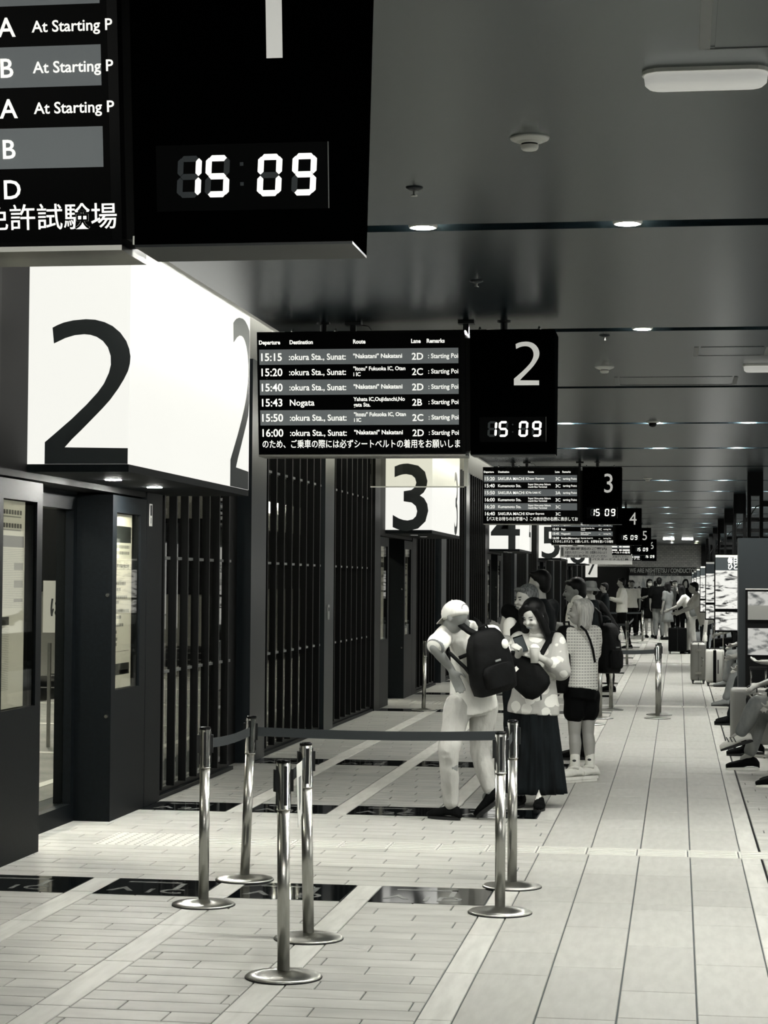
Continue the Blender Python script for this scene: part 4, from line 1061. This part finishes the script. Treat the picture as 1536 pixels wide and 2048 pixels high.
f_, rg, up_ = R1.col[1], R1.col[0], R1.col[2]
hc = J1['head']+O-oc
rs = []
for t in (-24, -8, 8, 24, 40, 56, 72, 86):
    a = math.radians(t); rs.append([hc+up_*(.03+.085*math.sin(a))+rg*.083*math.cos(a)*math.cos(2*PI*j/24)+f_*(-.004+.103*math.cos(a)*math.sin(2*PI*j/24)) for j in range(24)])
MB().rings(rs).build('crown', m_wht, cp_, True)
mb = MB(); rs = []
for i in range(5):
    t = i/4; rs.append([hc+up_*(.022-.03*t)+rg*.078*x_*(1-.25*t*t)+f_*(.085+.075*t-.04*x_*x_) + up_*(-.012*x_*x_)+up_*zz for x_, zz in ((-1, 0), (-.5, 0), (0, 0), (.5, 0), (1, 0), (1, .004), (.5, .004), (0, .004), (-.5, .004), (-1, .004))])
mb.rings(rs).build('brim', m_wht, cp_, True)
mb = MB(); 
ws = lambda a, p: hc+up_*(.03+.0865*math.sin(a))+rg*.0845*math.cos(a)*math.sin(p)-f_*(.004+.1045*math.cos(a)*math.cos(p))
mb.poly([ws(.02+.42*math.sin(t), .5*math.cos(t)) for t in [PI*i/10 for i in range(11)]], -f_, .001); mb.build('strap_opening', m_skin2, cp_)
MB().ell(hc+up_*.116, (.007, .007, .005)).build('top_button', m_wht, cp_, True)
packc = at(979, 1322, 13.47)
sh1, sh2 = J1['shL']+O, J1['shR']+O
tiltup = (at(955, 1262, 13.5)-at(992, 1385, 13.5)).normalized()
backpack('backpack', 'black backpack with small white tags on the bent person in the white cap', packc, (.62, -.78, 0), .335, .44, .17, m_bag, up=tuple(tiltup), straps=[
    ([at(958, 1272, 13.42), at(938, 1262, 13.40), at(918, 1246, 13.42), at(905, 1246, 13.44)], .022), ([at(972, 1268, 13.45), at(960, 1248, 13.48), at(952, 1238, 13.55)], .022),
    ([at(962, 1375, 13.42), at(930, 1335, 13.40), at(896, 1303, 13.38)], .011), ([at(938, 1308, 13.40), at(918, 1316, 13.40)], .012)])

# 2. the woman with the phone
m_floral = bpy.data.materials.new('floral_blouse'); m_floral.use_nodes = True; nt = m_floral.node_tree; b = nt.nodes['Principled BSDF']
geo = nt.nodes.new('ShaderNodeNewGeometry'); mp = nt.nodes.new('ShaderNodeMapping'); mp.inputs['Scale'].default_value = (15, 5, 15)
vo = nt.nodes.new('ShaderNodeTexVoronoi'); vo.inputs['Scale'].default_value = 1.0; nz = nt.nodes.new('ShaderNodeTexNoise'); nz.inputs['Scale'].default_value = 2.6
mx = nt.nodes.new('ShaderNodeMix'); mx.data_type = 'VECTOR'; mx.inputs['Factor'].default_value = .13
nt.links.new(geo.outputs['Position'], mp.inputs[0]); nt.links.new(mp.outputs[0], nz.inputs['Vector']); nt.links.new(mp.outputs[0], mx.inputs['A']); nt.links.new(nz.outputs['Color'], mx.inputs['B']); nt.links.new(mx.outputs['Result'], vo.inputs['Vector'])
cr = nt.nodes.new('ShaderNodeValToRGB'); cr.color_ramp.elements[0].position = .50; cr.color_ramp.elements[0].color = tone(234); cr.color_ramp.elements[1].position = .53; cr.color_ramp.elements[1].color = tone(180)
nt.links.new(vo.outputs['Distance'], cr.inputs[0]); nt.links.new(cr.outputs[0], b.inputs['Base Color']); b.inputs['Roughness'].default_value = .6
r2 = empty('person', (-1.0, 14.45, 0), 'person with dark shoulder-length hair and pale floral blouse looking down at a phone', 'person')
J = dict(head=at(1066, 1232, 14.42), neck=at(1076, 1268, 14.5), chest=at(1074, 1318, 14.5), belly=at(1070, 1362, 14.5), pelvis=at(1068, 1400, 14.5),
         shR=at(1038, 1280, 14.5), shL=at(1114, 1282, 14.5), elR=at(1024, 1338, 14.40), wrR=at(1036, 1311, 14.19), elL=at(1121, 1340, 14.42), wrL=at(1086, 1318, 14.19),
         hipR=at(1047, 1420, 14.5), hipL=at(1091, 1420, 14.5), knR=at(1047, 1510, 14.45), knL=at(1091, 1510, 14.45), anR=at(1040, 1590, 14.5), anL=at(1079, 1590, 14.36))
J['anR'].z = J['anL'].z = .085
J2, L2, R2 = human(r2, J, .96, fwd=(-.12, -1, 0), hfwd=(-.42, -.85, -.42), near=True, skin=m_skin3, hair='long', top='collar', topm=m_floral, sleeve='elbow', bottom='skirt', botm=m_ddenim,
    hem=.10, hemw=.20, topw=1.05, toes={'L': (.05, -1, 0), 'R': (-.2, -1, 0)}, handR={'d': (.12, -.55, .5), 'side': (-.5, 0, .6), 'curl': .9}, handL={'d': (-.75, -.35, .35), 'side': (-.1, 0, 1), 'curl': .75})
O2 = V(r2.location)
MB().box(-.002, .002, -.004, .004, .12, .68).build('skirt_seam', m_dcl, r2).location = (J2['pelvis'].x+.035, J2['pelvis'].y-.196, 0)
pl = MB().box(-.006, .006, -.205, -.200, .70, 1.2); pl = None
ph = empty('smartphone', at(1041, 1288, 14.10), 'dark smartphone held up by the person in the floral blouse', 'phone')
Rp = frame((.15, -.5, -.85), (0, -.75, .5))
for nm, bx, mm in (('phone_body', (-.036, .036, -.005, .005, -.072, .072), m_gloss), ('phone_screen', (-.033, .033, -.0062, -.005, -.068, .068), m_adtop)):
    q = MB().box(*bx); Rq = Matrix.Rotation(math.radians(-18), 3, 'Y') @ Matrix.Rotation(math.radians(38), 3, 'X'); q.v = [tuple(Rq @ V(p)) for p in q.v]; q.build(nm, mm, ph)
cu = empty('drink_cup', at(1069, 1326, 14.10), 'white paper cup with clear lid in the other hand of the phone user', 'cup')
MB().lathe([(.026, 0), (.036, .1), (.037, .104)], 20).build('cup_body', m_wht, cu, True); MB().lathe([(.038, .104), (.036, .112), (.025, .128), (.01, .134)], 20).build('cup_lid', m_white, cu, True)
bg = empty('shoulder_bag', at(1047, 1345, 14.22), 'large soft black shoulder bag slung across the front of the floral blouse', 'bag')
mb = MB(); Rb = Matrix.Rotation(math.radians(-44), 3, 'Y'); rs = []
for z, k in ((-.5, .35), (-.46, .7), (-.36, .93), (-.1, 1), (.15, .9), (.32, .66), (.42, .4), (.46, .2)):
    rs.append([Rb @ V((.125*k*math.copysign(abs(math.cos(t))**.7, math.cos(t)), .055*k*math.sin(t), z*.40)) for t in [2*PI*j/20 for j in range(20)]])
mb.rings([[V(p) for p in q] for q in rs]).build('bag_body', m_bag, bg, True)
oc = V(bg.location)
def strap(parent, pts, wd, nrm, m, name='strap'):
    pts = [V(p)-V(parent.location) for p in pts]; rs = []; nrm = V(nrm).normalized()
    for i, p in enumerate(pts):
        d = (pts[min(i+1, len(pts)-1)]-pts[max(i-1, 0)]).normalized(); wv = d.cross(nrm).normalized()
        rs.append([p+wv*wd+nrm*.004, p+wv*wd-nrm*.004, p-wv*wd-nrm*.004, p-wv*wd+nrm*.004])
    return MB().rings(rs).build(name, m, parent, True)
strap(bg, [at(1066, 1328, 14.2), at(1084, 1306, 14.27), at(1096, 1284, 14.36), at(1103, 1266, 14.43), at(1106, 1262, 14.52)], .019, (0, -1, .3), m_bag)
q = MB().box(-.016, .016, -.002, .002, -.014, .014); q.v = [tuple(Rb @ V(p)) for p in q.v]; o = q.build('bag_badge', m_white, bg); o.location = V(at(1032, 1338, 14.12))-oc

# 3. the woman in the knit top, seen from behind
m_knit = bpy.data.materials.new('open_knit'); m_knit.use_nodes = True; nt = m_knit.node_tree; b = nt.nodes['Principled BSDF']
geo = nt.nodes.new('ShaderNodeNewGeometry'); sp_ = nt.nodes.new('ShaderNodeSeparateXYZ'); nt.links.new(geo.outputs['Position'], sp_.inputs[0])
def sine(inp, k, ph_=0):
    a = nt.nodes.new('ShaderNodeMath'); a.operation = 'MULTIPLY'; a.inputs[1].default_value = k; nt.links.new(inp, a.inputs[0])
    c_ = nt.nodes.new('ShaderNodeMath'); c_.operation = 'SINE'; nt.links.new(a.outputs[0], c_.inputs[0]); return c_.outputs[0]
sz_ = sine(sp_.outputs['Z'], 2*PI/.024); sx2_ = sine(sp_.outputs['X'], 2*PI/.022)
mn = nt.nodes.new('ShaderNodeMath'); mn.operation = 'MULTIPLY_ADD'; nt.links.new(sx2_, mn.inputs[0]); mn.inputs[1].default_value = .35; nt.links.new(sz_, mn.inputs[2])
cr = nt.nodes.new('ShaderNodeValToRGB'); cr.color_ramp.elements[0].position = .55; cr.color_ramp.elements[0].color = tone(236); cr.color_ramp.elements[1].position = .95; cr.color_ramp.elements[1].color = tone(160)
nt.links.new(mn.outputs[0], cr.inputs[0]); nt.links.new(cr.outputs[0], b.inputs['Base Color']); b.inputs['Roughness'].default_value = .8
r3 = empty('person', (-.755, 16.42, 0), 'person with light bob hair, white open-knit top and black shorts seen from behind', 'person')
J = dict(head=at(1160, 1226, 16.4), neck=at(1170, 1258, 16.48), chest=at(1168, 1302, 16.45), belly=at(1166, 1338, 16.43), pelvis=at(1163, 1374, 16.42),
         shL=at(1140, 1268, 16.38), shR=at(1190, 1264, 16.62), elL=at(1130, 1310, 16.36), wrL=at(1126, 1338, 16.5), elR=at(1188, 1320, 16.75), wrR=at(1160, 1335, 16.85),
         hipL=at(1149, 1392, 16.4), hipR=at(1177, 1392, 16.5), knL=at(1149, 1468, 16.4), knR=at(1176, 1466, 16.5), anL=at(1150, 1541, 16.36), anR=at(1180, 1541, 16.48))
J['anL'].z = J['anR'].z = .115
J3, L3, R3 = human(r3, J, .95, fwd=(-.45, .9, 0), hfwd=(-1, -.12, .12), near=True, skin=m_skin, hair='bob', hairm=m_hairl, topm=m_knit, sleeve='short', bottom='shorts', botm=m_bcl,
    hem=.02, hemw=.165, topw=.98, toes=False)
for q, dd in (('L', (-.75, -.55, 0)), ('R', (-.8, -.5, 0))):
    a = J3['an'+q]; so = MB().cap(a+V((0, 0, .09)), .041, a+V((0, 0, -.02)), .040).build('sock', m_wht, r3, True)
    MB().ell(a+V((-.004, -.038, .06)), (.016, .006, .010)).build('sock_mark', m_ink, r3)
    s_ = shoe(r3, a+V(r3.location), dd, 1.04, m_wht, m_white, chunky=1.22, z0=.02)
    rs = [[a+V((0, 0, -.115+z))+V(dd).normalized()*(.052+.118*math.cos(t))+V(dd).normalized().cross(V((0,0,1)))*math.sin(t)*.046 for t in [2*PI*j/20 for j in range(20)]] for z in (0, .035)]
    MB().rings(rs).build('platform_sole', m_white, r3)
    MB().tube([a+V((-.05, -.03, -.005)), a+V((0, -.045, .008)), a+V((.03, -.03, .0))], .014, 8).build('ankle_strap', m_wht, r3, True)
bp3 = backpack('backpack', 'black pack carried in front by the person in the white knit top', at(1133, 1318, 16.42), (-.8, .5, 0), .30, .55, .17, m_bag, tags=False)
sb3 = empty('crossbody_strap', at(1178, 1290, 16.32), 'thin black strap crossing the back of the white knit top', 'strap')
strap(sb3, [at(1161, 1252, 16.30), at(1172, 1262, 16.30), at(1180, 1280, 16.32), at(1186, 1300, 16.34), at(1190, 1325, 16.38)], .009, (.2, -1, .1), m_bag, 'webbing')

# 4-6. people right behind them
r4 = empty('person', (-1.26, 15.9, 0), 'person with thinning grey hair, white shirt and black vest behind the phone user', 'person')
J, f4, s4 = pose(-1.24, 15.9, 1.66, 215, arm='front'); J['head'] = at(1052, 1200, 15.8); J['neck'] = at(1058, 1240, 15.9)
human(r4, J, s4, fwd=f4, hfwd=(-.75, -.65, -.05), near=True, skin=m_skin, hair='short', hairm=m_hairg, topm=m_bcl, sleeve='none', botm=m_dcl, topw=1.05)
MB().cap(J['chest']-V(r4.location)+f4*.09+V((0,0,.05)), .055, J['pelvis']-V(r4.location)+f4*.10, .06).build('white_shirt_front', m_wht, r4, True)
r4b = empty('person', (-1.18, 17.4, 0), 'person with dark hair whose ear and forehead show behind the grey-haired head', 'person')
J, ff, ss = pose(-1.18, 17.4, 1.70, 150, arm='front'); human(r4b, J, ss, fwd=ff, hfwd=(-.7, .2, 0), skin=m_skin, hair='short', topm=m_dcl, sleeve='long', botm=m_bcl)
r5 = empty('person', (-.90, 18.5, 0), 'tall person with black hair and white shirt facing left behind the knit top', 'person')
J, ff, ss = pose(-.90, 18.5, 1.73, 178, arm='front'); J['head'] = at(1149, 1183, 18.45)
human(r5, J, ss, fwd=ff, hfwd=(-.95, -.2, -.1), near=True, skin=m_skin2, hair='short', top='collar', topm=m_wht, sleeve='short', bottom='trousers', botm=m_bcl)
MB().cap(J['chest']-V(r5.location)+V((-.09, 0, .08)), .055, J['pelvis']-V(r5.location)+V((-.10, 0, .1)), .06).build('dark_tie_panel', m_bcl, r5, True)
backpack('backpack', 'big black backpack hanging low with a small charm, right of the knit top', at(1216, 1296, 18.45), (.75, -.66, 0), .24, .46, .2, m_bag, straps=[([at(1204, 1256, 18.4), at(1199, 1225, 18.42), at(1186, 1212, 18.5), at(1176, 1212, 18.6)], .02)])
# queue beyond
def quick(px, Y, h, yaw, label, **kw):
    x = (px-1356)*Y/4000
    pk = {k: kw.pop(k) for k in ('bend', 'arm', 'walk') if k in kw}
    r = empty('person', (x, Y, 0), label, 'person'); J, f, s = pose(x, Y, h, yaw, **pk); kw.setdefault('hfwd', f)
    human(r, J, s, fwd=f, **kw); return r, J, f, s
rq, Jq, fq, sq = quick(1187, 26.6, 1.60, 190, 'person in a soft grey bucket hat in the queue behind the tall dark-haired person', hair='under', topm=m_dcl, sleeve='long', botm=m_bcl)
ht = empty('bucket_hat', Jq['head'], 'soft grey bucket hat in the queue', 'hat')
MB().lathe([(.085, .03), (.083, .09), (.072, .125), (.03, .135)], 20).build('hat_crown', m_denim, ht, True); MB().lathe([(.085, .04), (.125, .0), (.127, .004), (.086, .046)], 20).build('hat_brim', m_denim, ht, True)
quick(1224, 30.0, 1.66, 185, 'person in a dark jacket leaning forward over a bag in the queue', bend=32, arm='front', hair='short', topm=m_bcl, sleeve='long', botm=m_bcl, topw=1.15)
bgq = backpack('backpack', 'dark bag held low by the leaning person in the queue', ((1206-1356)*29.6/4000, 29.6, .95), (-.3, -1, 0), .34, .38, .2, m_dcl, tags=False, cat='bag')
quick(1176, 33.0, 1.62, 200, 'person half hidden behind the bucket hat in the queue', hair='short', topm=m_dcl, sleeve='long', botm=m_bcl)
quick(1246, 50.0, 1.72, 190, 'person in a bright white shirt and black trousers standing side-on, drinking', arm='front', walk=.35, hair='short', topm=m_wht, sleeve='long', botm=m_bcl, topw=1.15)
quick(1212, 46.0, 1.60, 190, 'person in dark clothes just left of the bright white shirt', hair='short', topm=m_dcl, sleeve='long', botm=m_bcl)
quick(1266, 62.0, 1.68, 270, 'person in a grey vest over a white shirt, far left of the crowd', hair='short', topm=m_wht, sleeve='short', botm=m_bcl, skin=m_skin2)
quick(1281, 63.0, 1.50, 260, 'short person all in black beside the grey vest', hair='short', topm=m_bcl, sleeve='long', botm=m_bcl, arm='front')
quick(1300, 60.0, 1.72, 285, 'masked person in black dress with bare pale legs', hair='bob', topm=m_bcl, sleeve='short', bottom='midskirt', botm=m_bcl, mask=m_wht, arm='front')
quick(1319, 58.8, 1.76, 95, 'person in a loose black T-shirt and grey jeans seen from behind', hair='short', topm=m_bcl, sleeve='short', botm=m_denim, topw=1.35, botw=1.1, hemw=.24, hem=.08)
quick(1336, 58.0, 1.62, 150, 'person with long dark hair and pale top right of the black T-shirt', hair='long', topm=m_gcl, sleeve='short', bottom='midskirt', botm=m_gcl)
quick(1350, 64.0, 1.70, 270, 'masked staff person in a grey vest facing the viewer', hair='short', topm=m_gcl, sleeve='none', botm=m_bcl, mask=m_wht)
quick(1371, 61.0, 1.72, 265, 'person with dark hair in a black top behind the woman with the bag', hair='long', topm=m_bcl, sleeve='long', botm=m_bcl)
rw, Jw, fw, sw = quick(1383, 46.6, 1.60, 175, 'person in white top and pale trousers leaning over with a dark bag on the back', bend=22, arm='reach', walk=.2, hair='long', topm=m_wht, sleeve='short', botm=m_beige)
backpack('backpack', 'dark grey rucksack low on the leaning person in pale trousers', (Jw['belly'].x+.12, 46.5, Jw['belly'].z+.05), (1, -.3, .2), .34, .38, .24, m_gcl, tags=False)
quick(1410, 40.0, 1.66, 190, 'person in an untucked pale shirt stooping to a suitcase handle', bend=20, arm='reach', hair='short', topm=m_beige, sleeve='short', botm=m_dcl, topw=1.2, hem=.1, hemw=.21)
for i, (px, Y, yaw, hh) in enumerate(((1262, 74, 270, 1.7), (1312, 72, 90, 1.68), (1344, 75, 120, 1.7), (1360, 70, 270, 1.6), (1392, 68, 200, 1.65))):
    quick(px, Y, hh, yaw, ['farthest', 'far', 'distant', 'remote', 'faint'][i] + ' figure in dark clothes before the mural, ' + ['leftmost', 'second from left', 'in the middle', 'second from right', 'rightmost'][i], hair='short', topm=(m_dcl, m_gcl)[i % 2], sleeve='long', botm=m_bcl)

# seated travellers on the right
def seated(x, y, h, label, cross=False, **kw):
    """hips at x, facing -X"""
    s = h/1.68; f = V((-1, 0, 0)); r = V((0, 1, 0)); J = {}
    root = empty('person', (x, y, 0), label, 'person')
    J['pelvis'] = V((x, y, .54)); J['belly'] = V((x-.03, y, .68)); J['chest'] = V((x-.06, y, .86)); J['neck'] = V((x-.09, y, 1.04)); J['head'] = V((x-.14, y, 1.17))
    for q, k in (('L', -1), ('R', 1)):
        J['sh'+q] = V((x-.08, y+k*.18, .99)); J['el'+q] = V((x-.16, y+k*.22, .74)); J['wr'+q] = V((x-.38, y+k*.12, .66))
        J['hip'+q] = V((x-.02, y+k*.09, .52)); J['kn'+q] = V((x-.45, y+k*.10, .50)); J['an'+q] = V((x-.47+.05*k, y+k*.11, .085))
    J.update({k: V(v) for k, v in kw.pop('joints', {}).items()})
    kw.setdefault('toes', {'L': (-1, -.1, 0), 'R': (-1, .1, 0)})
    human(root, J, s, fwd=f, hfwd=kw.pop('hfwd', (-.8, 0, -.6)), **kw); return root, J
seated(1.26, 32.0, 1.70, 'seated person in grey jeans and black top just left of the dark kiosk', topm=m_bcl, sleeve='short', botm=m_denim, shoem=m_gcl)
rs3, J3s = seated(1.15, 17.6, 1.72, 'seated person in grey jeans with crossed legs and striped pale sneakers at the right edge', topm=m_dcl, sleeve='long', botm=m_denim, near=True,
    joints=dict(knL=at(1512, 1408, 17.45), anL=at(1481, 1468, 17.5), knR=(.72, 17.75, .50), anR=(.62, 17.75, .13)), toes=False, botw=1.0)
a = V(J3s['anL']); sh3 = shoe(rs3, a, (-.93, .05, -.30), 1.1, m_wht, m_rub, 'sneaker', z0=None)
for i in range(3):
    c = a-V(rs3.location)+V((-.045-.03*i, -.052, -.045)); MB().poly([c+V((0, 0, -.022)), c+V((.010, 0, -.022)), c+V((-.012, .006, .02)), c+V((-.022, .006, .02))], (0, -1, 0), .004).build('side_stripe', m_ink, rs3)
MB().cap(a-V(rs3.location)+V((.0, 0, .0)), .040, a-V(rs3.location)+V((.03, 0, .07)), .042).build('sock', m_gcl, rs3, True)
shoe(rs3, V((.62, 17.75, .13)), (-1, -.1, 0), 1.1, m_bcl, m_wht, 'sneaker', z0=0.0)
seated(1.18, 16.4, 1.68, 'seated person mostly outside the right edge, only black shoe and trouser showing', topm=m_dcl, sleeve='long', botm=m_gcl, shoem=m_bcl, solem=m_wht, joints=dict(knL=(.86, 16.3, .5), anL=(.80, 16.3, .085), knR=(.86, 16.5, .5), anR=(.84, 16.5, .085)))
seated(1.16, 19.3, 1.68, 'seated person in dark clothes resting a hand on the big suitcase handle', topm=m_dcl, sleeve='short', botm=m_bcl, joints=dict(elL=(1.02, 19.6, .86), wrL=at(1528, 1324, 19.75)))
seated(1.12, 23.4, 1.68, 'seated person hidden by the suitcase, black shoe pointing into the walkway', topm=m_gcl, sleeve='short', botm=m_dcl, joints=dict(knL=(.72, 23.3, .5), anL=(.60, 23.3, .085), knR=(.72, 23.6, .5), anR=(.62, 23.6, .085)))
seated(1.12, 26.9, 1.66, 'seated person hidden by the suitcase, grey sandal stretched into the walkway', topm=m_gcl, sleeve='short', botm=m_gcl, shoem=m_gcl, joints=dict(knL=(.78, 26.8, .5), anL=(.62, 26.8, .085), knR=(.78, 27.1, .5), anR=(.75, 27.1, .085)))
seated(1.14, 38.5, 1.68, 'seated person in black leaning forward behind the white suitcase', topm=m_bcl, sleeve='short', botm=m_bcl)

# suitcases
def suitcase(x, y, w_, d_, h, m, label, rz=0, ribs=0, handle=0, hx=0, face=None, strapm=None):
    r = empty('suitcase', (x, y, 0), label, 'suitcase', rz=rz)
    def rr(z, k, rad=.045):
        pts = []
        a, b = w_/2*k, d_/2*k
        for cx, cy, s0 in ((a-rad, b-rad, 0), (-a+rad, b-rad, 90), (-a+rad, -b+rad, 180), (a-rad, -b+rad, 270)):
            for t in (0, 30, 60, 90): t_ = math.radians(s0+t); pts.append((cx+rad*math.cos(t_), cy+rad*math.sin(t_), z))
        return pts
    z0 = .055
    MB().rings([rr(z0, .9), rr(z0+.012, .97), rr(z0+.04, 1), rr(h-.04, 1), rr(h-.012, .97), rr(h, .9)]).build('shell', m, r, True)
    for sx2 in (-1, 1):
        for sy in (-1, 1):
            o = MB().lathe([(.024, -.012), (.027, 0), (.024, .012)], 14).build('wheel', m_rub, r); o.rotation_euler = (0, PI/2, 0); o.location = (sx2*(w_/2-.04), sy*(d_/2-.035), .0275)
            MB().box(sx2*(w_/2-.04)-.02, sx2*(w_/2-.04)+.02, sy*(d_/2-.035)-.018, sy*(d_/2-.035)+.018, .035, .065).build('wheel_bracket', m_blkpl, r)
    if ribs:
        n = ribs
        for i in range(n):
            xx = -w_/2+.03+(w_-.06)*i/(n-1); MB().box(xx-.0035, xx+.0035, -d_/2-.004, -d_/2+.001, z0+.05, h-.05).build('rib', m, r)
    MB().box(-.006, .006, -d_/2-.003, d_/2+.003, z0, h+.002).build('zip_line', strapm or m_blkpl, r)
    if handle:
        for sx2 in (-.07, .07): MB().tube([(hx+sx2, 0, h-.01), (hx+sx2, 0, h+handle)], .008, 8).build('handle_tube', m_steel, r, True)
        MB().box(hx-.085, hx+.085, -.014, .014, h+handle, h+handle+.025).build('handle_grip', m_blkpl, r)
    MB().tube([(-.09, -.0, h), (-.07, 0, h+.018), (.07, 0, h+.018), (.09, 0, h)], .008, 8).build('top_handle', m_blkpl, r, True)
    return r
m_case = mat('silver_ribbed_case', 150, .32, metal=.75); m_casew = mat('white_case', 226, .3, coat=.4); m_caseg = mat('grey_case', 150, .35, coat=.3)
suitcase(-.008, 46.5, .42, .27, .60, m_bcl, 'black upright suitcase in the middle of the far walkway', handle=0)
c2 = suitcase(.327, 32.9, .25, .45, .66, m_case, 'silver ribbed suitcase standing left of the white one', ribs=9, handle=.0)
for z in (.18, .55): MB().box(-.05, .05, -.245, -.226, z-.02, z+.02).build('latch', m_chrome, c2)
MB().tube([(.05, -.23, .29), (.07, -.26, .31), (.07, -.26, .41), (.05, -.23, .43)], .008, 8).build('side_handle', m_chrome, c2, True)
c3 = suitcase(.58, 32.2, .29, .42, .575, m_casew, 'white suitcase with a black centre stripe and tall raised handle', handle=.45, hx=.06, strapm=m_bcl)
MB().box(-.03, .02, -.218, -.2, .06, .57).build('centre_stripe', m_bcl, c3); MB().box(.04, .055, -.216, -.2, .2, .42).build('side_grip', m_bcl, c3)
c4 = suitcase(.76, 19.95, .50, .29, .60, m_caseg, 'large pale grey hard suitcase beside the crossed legs, handle held by a hand', handle=.18, hx=.02)
MB().box(-.10, -.0, -.165, -.14, .49, .535).build('latch_plate', m_chrome, c4); MB().box(-.08, -.02, -.17, -.16, .50, .52).build('latch', m_white, c4)
um = empty('umbrella', (.40, 34.0, .0), 'pale furled umbrella leaning on the silver suitcase', 'umbrella')
MB().tube([(.0, 0, .0), (.01, 0, .35), (.07, 0, 1.0), (.075, 0, 1.06)], [.004, .045, .03, .008], 12).build('furled_canopy', m_beige, um, True); MB().tube([(.075, 0, 1.06), (.08, 0, 1.14)], .01, 8).build('grip', m_wht, um, True)
um2 = empty('water_bottle', (.44, 32.9, .68), 'clear bottle standing on top of the silver suitcase', 'bottle')
MB().lathe([(.03, 0), (.033, .01), (.033, .09), (.014, .12), (.013, .135)], 14).build('bottle_body', m_wht, um2, True); MB().lathe([(.015, .135), (.015, .15)], 12).build('bottle_cap', m_white, um2)

# ------------------------------------------------------------------ finish: bake remeshed shapes and lettering
bpy.context.view_layer.update()
dg = bpy.context.evaluated_depsgraph_get()
baked = []
for o in PEND: baked.append((o, bpy.data.meshes.new_from_object(o.evaluated_get(dg))))
tm = []
for (o, name, parent, M) in TEXTS: tm.append((bpy.data.meshes.new_from_object(o.evaluated_get(dg)), name, parent, M, o))
for o, me in baked:
    o.modifiers.clear(); old = o.data; me.name = o.name
    if not me.materials: me.materials.append(old.materials[0])
    o.data = me
    for p in me.polygons: p.use_smooth = True
for me, name, parent, M, o in tm:
    bpy.data.objects.remove(o)
    if not len(me.vertices): continue
    q = bpy.data.objects.new(name, me); C.objects.link(q); q.parent = parent; q.matrix_local = M
